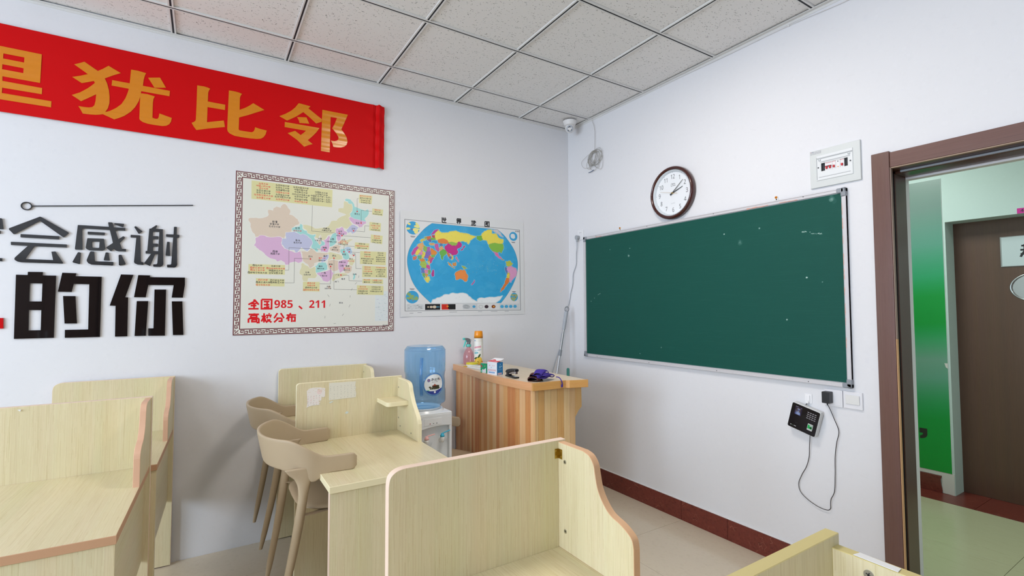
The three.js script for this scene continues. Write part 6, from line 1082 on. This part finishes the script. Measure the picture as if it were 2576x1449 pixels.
{
  const t = thing('breaker_box', 'pale grey breaker box with red switches set into the right wall', 'breaker box', [0, 2.0505, 2.183], RIGHT);
  const ring = (w, h, iw, ih, cy, icy, d, z) => { const s = shapeOf([-w / 2, cy - h / 2, w / 2, cy - h / 2, w / 2, cy + h / 2, -w / 2, cy + h / 2]), p = new THREE.Path(shapeOf([-iw / 2, icy - ih / 2, iw / 2, icy - ih / 2, iw / 2, icy + ih / 2, -iw / 2, icy + ih / 2]).getPoints()); s.holes.push(p); return extrude(s, d, 0.0015).translate(0, 0, z); };
  const grey = phys('#d2d6d5', 0.4), white = phys('#e2e5e6', 0.3);
  part('frame', ring(0.237, 0.2, 0.165, 0.127, 0.1, 0.102, 0.01, 0.0008), grey, t); part('backing', bx(0.164, 0.126, 0.002, 0, 0.102, 0.0018, 0.0005), std('#2a2c30', 0.7), t);
  part('cover', ring(0.172, 0.132, 0.125, 0.0415, 0.102, 0.1035, 0.008, 0.0065), white, t); part('cover_lip', merged([bx(0.168, 0.005, 0.004, 0, 0.152, 0.0162, 0.001), bx(0.14, 0.003, 0.003, 0.004, 0.132, 0.0155, 0.001), bx(0.0025, 0.118, 0.003, -0.083, 0.1, 0.0155, 0.001), bx(0.15, 0.0025, 0.0025, 0, 0.052, 0.0152, 0.001)]), std('#b9bcbf', 0.4), t);
  const latch = [-0.068, 0.07]; for (const x of latch) part('latch', merged([bx(0.008, 0.0025, 0.002, x, 0.1385, 0.015, 0.0006), bx(0.002, 0.008, 0.002, x - 0.004, 0.142, 0.015, 0.0006), bx(0.002, 0.008, 0.002, x + 0.004, 0.142, 0.015, 0.0006)]), std('#8f9498', 0.4), t);
  for (const x of [-0.0755, 0.0755]) part('cover_screw', cyl(0.0035, 0.0035, 0.003, 0, 0, 0, 16).rotateX(Math.PI / 2).translate(x, 0.104, 0.0152), M.darkMetal, t);
  const red = std('#c8202c', 0.4);
  for (const [u0, u1, n] of [[0.14, 0.42, 2], [0.42, 0.56, 1], [0.56, 0.72, 0], [0.72, 0.87, 1]]) {
    const x0 = (u0 - 0.5) * 0.125, x1 = (u1 - 0.5) * 0.125, cx = (x0 + x1) / 2, b = part('breaker', bx(x1 - x0 - 0.0006, 0.0415, 0.008, cx, 0.1035, 0.008, 0.001), phys('#e6e6e8', 0.35), t);
    for (let k = 0; k < n; k++) part('toggle', bx(0.0085, 0.0125, 0.01, cx + (n === 2 ? (k - 0.5) * 0.0165 : 0), 0.0955, 0.0145, 0.002), red, b);
    if (n === 2) part('toggle_bar', bx(0.03, 0.0045, 0.005, cx, 0.1025, 0.0165, 0.001), std('#7e1a28', 0.4), b);
    if (n) part('red_print', bx((x1 - x0) * 0.86, 0.0022, 0.0004, cx, 0.1205, 0.0121, 0.0001), std('#c65a5c', 0.5), b); else { part('test_button', bx(0.005, 0.005, 0.0015, cx, 0.1165, 0.0123, 0.0004), std('#5b6068', 0.5), b); part('orange_button', bx(0.007, 0.0035, 0.0015, cx, 0.0885, 0.0123, 0.0004), std('#d8963a', 0.5), b); }
  }
  const lab = canvas(256, 96, (c, w, h) => { c.fillStyle = '#c4c7c9'; c.fillRect(0, 0, w, h); c.fillStyle = '#b04a58'; c.fillRect(8, 10, 16, 12); c.fillStyle = '#6a6f8c'; c.fillRect(28, 12, 50, 9); c.fillStyle = '#83878b'; for (let j = 0; j < 5; j++) for (let i = 0; i < 12; i++) if (rnd() < 0.75) c.fillRect(10 + i * 20, 30 + j * 12, rr(8, 16), 5); });
  const lg = new THREE.PlaneGeometry(0.055, 0.019); lg.translate(-0.088, 0.1885, 0.0112); part('rating_label', lg, std('#ffffff', 0.5, { map: texture(lab, { clamp: true }) }), t);
}
{ // fingerprint attendance machine hanging from a hook
  const hook = thing('adhesive_hook', 'white plastic adhesive hook holding the black attendance machine', 'hook', [-0.0004, 0.9, 2.017], RIGHT);
  part('plate', bx(0.036, 0.05, 0.003, 0, 0.032, 0.0016, 0.001, 2), phys('#f0f0f2', 0.3), hook);
  part('hook', merged([bx(0.018, 0.04, 0.006, 0, 0.03, 0.006, 0.0028, 2), bx(0.014, 0.006, 0.016, 0, 0.012, 0.011, 0.0025, 2), bx(0.014, 0.016, 0.004, 0, 0.016, 0.0185, 0.0018, 2)]), phys('#f4f4f6', 0.25), hook);
  const t = thing('attendance_machine', 'black fingerprint attendance machine hanging askew below the chalkboard', 'attendance machine', [-0.001, 0.8255, 2.007], RIGHT);
  const tilt = -0.262, place = (g) => { g.rotateX(0.03); g.rotateZ(tilt); g.translate(0, 0, 0.006); return g; };
  const rrect = (w, h, r) => { const s = new THREE.Shape(); s.moveTo(-w / 2 + r, -h / 2); s.lineTo(w / 2 - r, -h / 2); s.quadraticCurveTo(w / 2, -h / 2, w / 2, -h / 2 + r); s.lineTo(w / 2, h / 2 - r); s.quadraticCurveTo(w / 2, h / 2, w / 2 - r, h / 2); s.lineTo(-w / 2 + r, h / 2); s.quadraticCurveTo(-w / 2, h / 2, -w / 2, h / 2 - r); s.lineTo(-w / 2, -h / 2 + r); s.quadraticCurveTo(-w / 2, -h / 2, -w / 2 + r, -h / 2); return s; };
  const W = 0.149, Hh = 0.141;
  part('case', place(extrude(rrect(W, Hh, 0.011), 0.03, 0.003)), phys('#d5d7d6', 0.35), t);
  part('front_plate', place(extrude(rrect(W - 0.006, Hh - 0.006, 0.009), 0.003, 0.0008).translate(0, 0, 0.0295)), phys('#17141a', 0.1), t);
  const screen = canvas(128, 168, (c, w, h) => { c.fillStyle = '#3a2f4e'; c.fillRect(0, 0, w, h); c.fillStyle = '#5a567e'; c.fillRect(10, 84, 34, 76); c.fillStyle = '#7f94d0'; c.beginPath(); c.moveTo(18, 160); c.lineTo(30, 108); c.lineTo(100, 108); c.lineTo(116, 160); c.fill(); c.fillStyle = '#a9bdf0'; c.fillRect(42, 106, 60, 52); c.fillStyle = '#aec4f4'; c.fillRect(46, 40, 40, 16); c.fillStyle = '#6a6a9a'; c.fillRect(46, 58, 44, 30); c.fillStyle = '#c8d8ff'; c.fillRect(54, 88, 26, 10); c.strokeStyle = '#cfc46a'; c.lineWidth = 3; c.strokeRect(32, 36, 64, 64); c.fillStyle = '#d8d8e8'; c.fillRect(6, 6, 54, 5); c.fillRect(108, 14, 10, 8); });
  const sg = new THREE.PlaneGeometry(0.036, 0.047); sg.translate(-0.034, 0.033, 0.0328); part('screen', place(sg), phys('#1c1a22', 0.12, { map: texture(screen, { clamp: true }), emissive: '#ffffff', emissiveMap: texture(screen, { clamp: true }), emissiveIntensity: 0.55 }), t);
  for (let j = 0; j < 4; j++) for (let i = 0; i < 4; i++) part('key', place(bx(0.0088, 0.0026, 0.001, 0.0165 + i * 0.0122, 0.0475 - j * 0.0105, 0.0328, 0.0004)), std('#c3c1c6', 0.4), t);
  const sensor = part('fingerprint_sensor', place(extrude(rrect(0.0265, 0.035, 0.003), 0.004, 0.0008).translate(0.0405, -0.0265, 0.031)), phys('#c6cac8', 0.3), t);
  part('sensor_well', place(merged([bx(0.022, 0.021, 0.0012, 0.0403, -0.024, 0.0353, 0.0004)])), std('#0f9a4e', 0.35, { emissive: '#00c040', emissiveIntensity: 0.12 }), sensor); part('sensor_glass', place(bx(0.0095, 0.0075, 0.0012, 0.0455, -0.027, 0.0364, 0.0004)), phys('#062a10', 0.1), sensor);
  part('sensor_cap', place(bx(0.013, 0.009, 0.0014, 0.0445, -0.016, 0.0362, 0.0005)), phys('#a9bab2', 0.2), sensor);
  for (const x of [-0.033, -0.026]) part('camera_dot', place(cyl(0.0014, 0.0014, 0.0008, 0, 0, 0, 12).rotateX(Math.PI / 2).translate(x, -0.033, 0.0328)), M.darkMetal, t);
  const logo = canvas(256, 64, (c, w, h) => { c.fillStyle = '#17141a'; c.fillRect(0, 0, w, h); c.fillStyle = '#e6e6e6'; c.font = 'bold 42px sans-serif'; c.fillText('ZK', 4, 46); c.fillStyle = '#5fae5a'; c.fillText('T', 66, 46); c.font = '28px sans-serif'; c.fillStyle = '#b9bdb9'; c.fillText('eco', 92, 46); c.strokeStyle = '#e0e0e0'; c.lineWidth = 5; glyph(c, '中', 152, 14, 36, 34); glyph(c, '控', 196, 14, 36, 34); });
  const lg = new THREE.PlaneGeometry(0.034, 0.0085); lg.translate(-0.042, -0.053, 0.0328); part('logo', place(lg), phys('#ffffff', 0.15, { map: texture(logo, { clamp: true }) }), t);
  part('hanging_cord', tube([[0.0, 0.074, 0.012], [0.006, 0.085, 0.014], [0.015, 0.09, 0.0145], [0.009, 0.083, 0.015], [0.004, 0.076, 0.012]].map(([x, y, z]) => [x, y - 0.003, z]), 0.0012), M.darkMetal, t);

  const plateAt = (z, y, label, name) => { const p = thing(name, label, 'socket', [-0.0004, y, z], RIGHT); part('plate', bx(0.086, 0.086, 0.008, 0, 0.043, 0.004, 0.003, 2), phys('#e6e6ea', 0.3), p); return p; };
  const so = plateAt(2.142, 0.9115, 'white wall socket with the black adapter, left of the light switch', 'wall_socket');
  part('insert', bx(0.07, 0.07, 0.002, 0, 0.043, 0.0085, 0.001), phys('#e8e8ec', 0.3), so);
  const sw = plateAt(2.231, 0.912, 'white light switch plate with one wide rocker beside the doorway', 'light_switch'); sw.userData.category = 'switch';
  part('rocker', bx(0.062, 0.045, 0.004, 0, 0.047, 0.0095, 0.0015, 2).rotateX(0.03), phys('#e4e4e2', 0.28), sw); part('rocker_mark', bx(0.008, 0.0012, 0.0006, 0, 0.066, 0.0112, 0.0002), std('#9aa0a4', 0.5), sw);
  const ad = thing('power_adapter', 'black cube power adapter plugged into the wall socket', 'adapter', [-0.011, 0.925, 2.124], RIGHT);
  part('housing', bx(0.036, 0.058, 0.04, 0, 0.033, 0.02, 0.003, 2), phys('#232529', 0.4), ad); part('strain_relief', cyl(0.0035, 0.0025, 0.012, 0, -0.001, 0.02, 12), M.black, ad);
  solo('power_cable', tube([[-0.031, 0.921, 2.124], [-0.02, 0.903, 2.128], [-0.014, 0.85, 2.146], [-0.01, 0.79, 2.164], [-0.009, 0.73, 2.152], [-0.009, 0.657, 2.143], [-0.009, 0.56, 2.14], [-0.009, 0.4746, 2.133], [-0.009, 0.436, 2.117], [-0.009, 0.413, 2.114], [-0.009, 0.388, 2.113], [-0.009, 0.377, 2.103], [-0.009, 0.377, 2.06], [-0.009, 0.4, 2.0], [-0.009, 0.43, 1.965], [-0.009, 0.467, 1.957], [-0.009, 0.52, 1.975], [-0.009, 0.57, 2.0], [-0.009, 0.625, 2.015], [-0.012, 0.68, 2.02], [-0.02, 0.737, 2.028], [-0.022, 0.765, 2.03]], 0.0017, false, 220), phys('#1a1620', 0.4), 'thin black cable looping from the adapter to the attendance machine', 'cable');
}
{ // upper left socket, grey plug and its cord down into the corner
  const so = thing('wall_socket', 'white wall socket with a grey plug beside the top left of the chalkboard', 'socket', [-0.0004, 2.008, 0.1685], RIGHT);
  part('plate', bx(0.078, 0.086, 0.007, 0, 0.043, 0.0035, 0.003, 2), phys('#ececee', 0.3), so);
  for (const [x, y] of [[-0.008, 0.062], [0.008, 0.062]]) part('slot', bx(0.003, 0.006, 0.001, x, y, 0.0072, 0.0003), M.darkMetal, so);
  const p = thing('power_lead', 'grey power cord hanging from its round plug into the corner behind the counter', 'cord', [0, 0, 0], 0);
  part('plug', merged([cyl(0.019, 0.017, 0.03, 0, 0, 0, 28).rotateX(Math.PI / 2).translate(0, 0, 0.015), cyl(0.012, 0.008, 0.03, 0, -0.024, 0.02, 18)]).rotateY(RIGHT).translate(-0.008, 2.03, 0.148), std('#a4a9af', 0.45), p);
  part('power_cord', tube([[-0.028, 1.99, 0.148], [-0.02, 1.94, 0.137], [-0.012, 1.888, 0.118], [-0.01, 1.8, 0.112], [-0.01, 1.717, 0.07], [-0.01, 1.63, 0.062], [-0.01, 1.55, 0.032], [-0.008, 1.5, 0.02], [-0.012, 1.456, 0.008], [-0.04, 1.4, 0.007], [-0.051, 1.34, 0.007], [-0.0515, 1.28, 0.007], [-0.09, 1.2, 0.007], [-0.104, 1.14, 0.007], [-0.106, 1.09, 0.007], [-0.15, 1.0, 0.008], [-0.19, 0.9, 0.01], [-0.22, 0.8, 0.012], [-0.24, 0.4, 0.02], [-0.26, 0.006, 0.06]], 0.0032, false, 200), std('#a9b0b8', 0.5), p);
  const m = thing('mop', 'mop with a grey grip and steel pole leaning in the room corner', 'mop', [-0.475, 0, 0.2], 0);
  const A = new THREE.Vector3(-0.0, 0.02, 0), B = new THREE.Vector3(0.388, 1.4374, -0.12), dir = B.clone().sub(A), Lm = dir.length(); dir.normalize();
  const q = new THREE.Quaternion().setFromUnitVectors(new THREE.Vector3(0, 1, 0), dir), along = (g) => { g.applyQuaternion(q); g.translate(A.x, A.y, A.z); return g; };
  part('pole', along(cyl(0.0105, 0.0105, 0.82, 0, Lm - 0.6, 0)), M.metal, m); part('lower_pole', along(cyl(0.0085, 0.0085, 0.62, 0, 0.33, 0)), M.metal, m); part('joint', along(cyl(0.0145, 0.0145, 0.05, 0, Lm - 0.41, 0)), M.greyPlastic, m);
  part('grip', along(lathe([[0.0105, Lm - 0.21], [0.0145, Lm - 0.2], [0.0165, Lm - 0.1], [0.018, Lm - 0.055], [0.015, Lm - 0.05]], 28)), std('#aab0b8', 0.45), m);
  part('hanging_ring', along(new THREE.TorusGeometry(0.0165, 0.0045, 10, 32).scale(1, 1.35, 1).rotateY(-0.4).translate(0, Lm - 0.028, 0)), std('#8b9097', 0.45), m);
  part('mop_head', along(merged([cyl(0.02, 0.03, 0.06, 0, 0.05, 0, 20)])), M.greyPlastic, m);
  part('mop_strands', merged([...Array(40)].map(() => tube([[rr(-0.02, 0.02), 0.075, rr(-0.02, 0.02)], [rr(-0.05, 0.05), 0.045, rr(-0.05, 0.05)], [rr(-0.075, 0.075), 0.009, rr(-0.075, 0.075)]], 0.0045, false, 8, 5))), std('#c9c6bd', 0.95), m).userData.kind = 'stuff';
  const d = thing('dustpan', 'teal plastic dustpan, its handle showing above the counter in the corner', 'dustpan', [-0.1, 0, 0.1], -0.5);
  const hs = new THREE.Shape(); hs.moveTo(-0.014, 0.1); hs.lineTo(0.014, 0.1); hs.lineTo(0.0125, 0.895); hs.absarc(0, 0.897, 0.0125, 0, Math.PI); hs.closePath(); const hh = new THREE.Path(); hh.absellipse(0, 0.892, 0.004, 0.009, 0, 7); hs.holes.push(hh);
  part('handle', extrude(hs, 0.012, 0.003).translate(0, 0, -0.006), std('#4f9a92', 0.45), d); part('pan', merged([bx(0.14, 0.004, 0.1, 0, 0.004, 0.03, 0.0015), bx(0.14, 0.11, 0.004, 0, 0.057, -0.02, 0.0015), bx(0.004, 0.05, 0.1, -0.068, 0.027, 0.03, 0.0015), bx(0.004, 0.05, 0.1, 0.068, 0.027, 0.03, 0.0015)]), std('#4f9a92', 0.45), d);
}
{ // dome camera, coil of wire, cable along the top of the wall
  const c = thing('dome_camera', 'white dome security camera on the ceiling in the room corner', 'camera', [-0.135, H - 0.013, 0.196], 0);
  part('base', lathe([[0, 0], [0.058, 0], [0.0585, -0.006], [0.054, -0.018], [0.047, -0.034], [0.0445, -0.046], [0, -0.046]].reverse(), 48), phys('#ebe9e8', 0.35), c);
  const eye = new THREE.SphereGeometry(0.0405, 40, 28); eye.translate(0, -0.062, 0); part('eyeball', eye, phys('#e8e7e6', 0.3), c);
  const look = new THREE.Vector3(-0.62, -0.5, 0.72).normalize(), qq = new THREE.Quaternion().setFromUnitVectors(new THREE.Vector3(0, 0, 1), look), turn = (g) => { g.applyQuaternion(qq); g.translate(0, -0.062, 0); return g; };
  part('face_plate', turn(cyl(0.0265, 0.0285, 0.006, 0, 0, 0, 40).rotateX(Math.PI / 2).translate(0, 0, 0.0335)), phys('#b9bfc8', 0.25), c);
  for (const [x, y, r, col] of [[-0.004, 0.0105, 0.0105, '#5a5d66'], [-0.0085, -0.0125, 0.0075, '#6e727c'], [0.0125, -0.0055, 0.0075, '#757a84']]) part('lens', turn(cyl(r, r, 0.003, 0, 0, 0, 28).rotateX(Math.PI / 2).translate(x, y, 0.0368)), phys(col, 0.1), c);
  part('sensor_dot', turn(cyl(0.0022, 0.0022, 0.003, 0, 0, 0, 14).rotateX(Math.PI / 2).translate(0.0045, -0.0165, 0.0368)), M.black, c);
  const w = thing('wire_coil', 'tangled bundle of grey wire hanging on the wall near the ceiling corner', 'wire', [-0.012, 2.73, 0.369], RIGHT), wm = std('#a9a69f', 0.6);
  part('lead', tube([[-0.02, 0.292, 0.004], [-0.024, 0.26, 0.003], [-0.008, 0.222, 0.002], [0.0, 0.18, 0], [0.002, 0.1, 0], [0, 0.0, 0]], 0.0014, false, 60), wm, w);
  const loops = []; for (let k = 0; k < 12; k++) { const a = -Math.PI / 2 + rr(-0.75, 0.6), L = rr(0.08, 0.17), wd = rr(0.03, 0.075), pts = []; for (let i = 0; i < 14; i++) { const s = i / 14 * Math.PI * 2, u = L * 0.5 * (1 - Math.cos(s)), v = wd * Math.sin(s); pts.push([Math.cos(a) * u - Math.sin(a) * v, Math.sin(a) * u + Math.cos(a) * v, rr(-0.004, 0.012)]); } loops.push(tube(pts, 0.0014, true, 90, 6)); }
  part('coil', merged([...loops, tube([[0, 0, 0], [-0.09, -0.02, 0.004], [-0.165, -0.06, 0.006], [-0.13, -0.115, 0.006], [-0.04, -0.12, 0.008], [0.0, -0.08, 0.008]], 0.0013, false, 70, 6), tube([[0, 0, 0], [0.075, -0.03, 0.002], [0.095, -0.12, 0.002], [0.075, -0.17, 0.002], [0, -0.13, 0.006], [-0.06, -0.08, 0.008]], 0.0013, false, 70, 6)]), wm, w);
  part('knot', new THREE.TorusGeometry(0.012, 0.004, 8, 20).scale(1.2, 0.8, 1).translate(0, -0.004, 0.004), wm, w);
  part('blue_end', tube([[-0.012, -0.158, 0.004], [-0.03, -0.164, 0.004], [-0.075, -0.168, 0.004]], 0.0028), std('#2f4f78', 0.5), w);
  const cl = thing('ceiling_cable', 'thin white cable clipped along the right wall just below the ceiling', 'cable', [0, 2.98, 0], 0);
  part('cable', tube([[-0.004, 0.026, 0.45], [-0.0045, 0.0275, 1.048], [-0.0045, 0.019, 1.55], [-0.0045, 0.016, 1.9697], [-0.0045, 0.0, 2.25], [-0.0045, -0.006, 2.6], [-0.0045, 0.004, 4.2]], 0.0026, false, 160), std('#dcdadb', 0.5), cl);
  for (const [y, z] of [[0.0275, 1.048], [0.016, 1.9697]]) part('clip', bx(0.007, 0.012, 0.006, -0.0045, y, z, 0.0015), M.white, cl);
}

renderer.render(scene, camera);
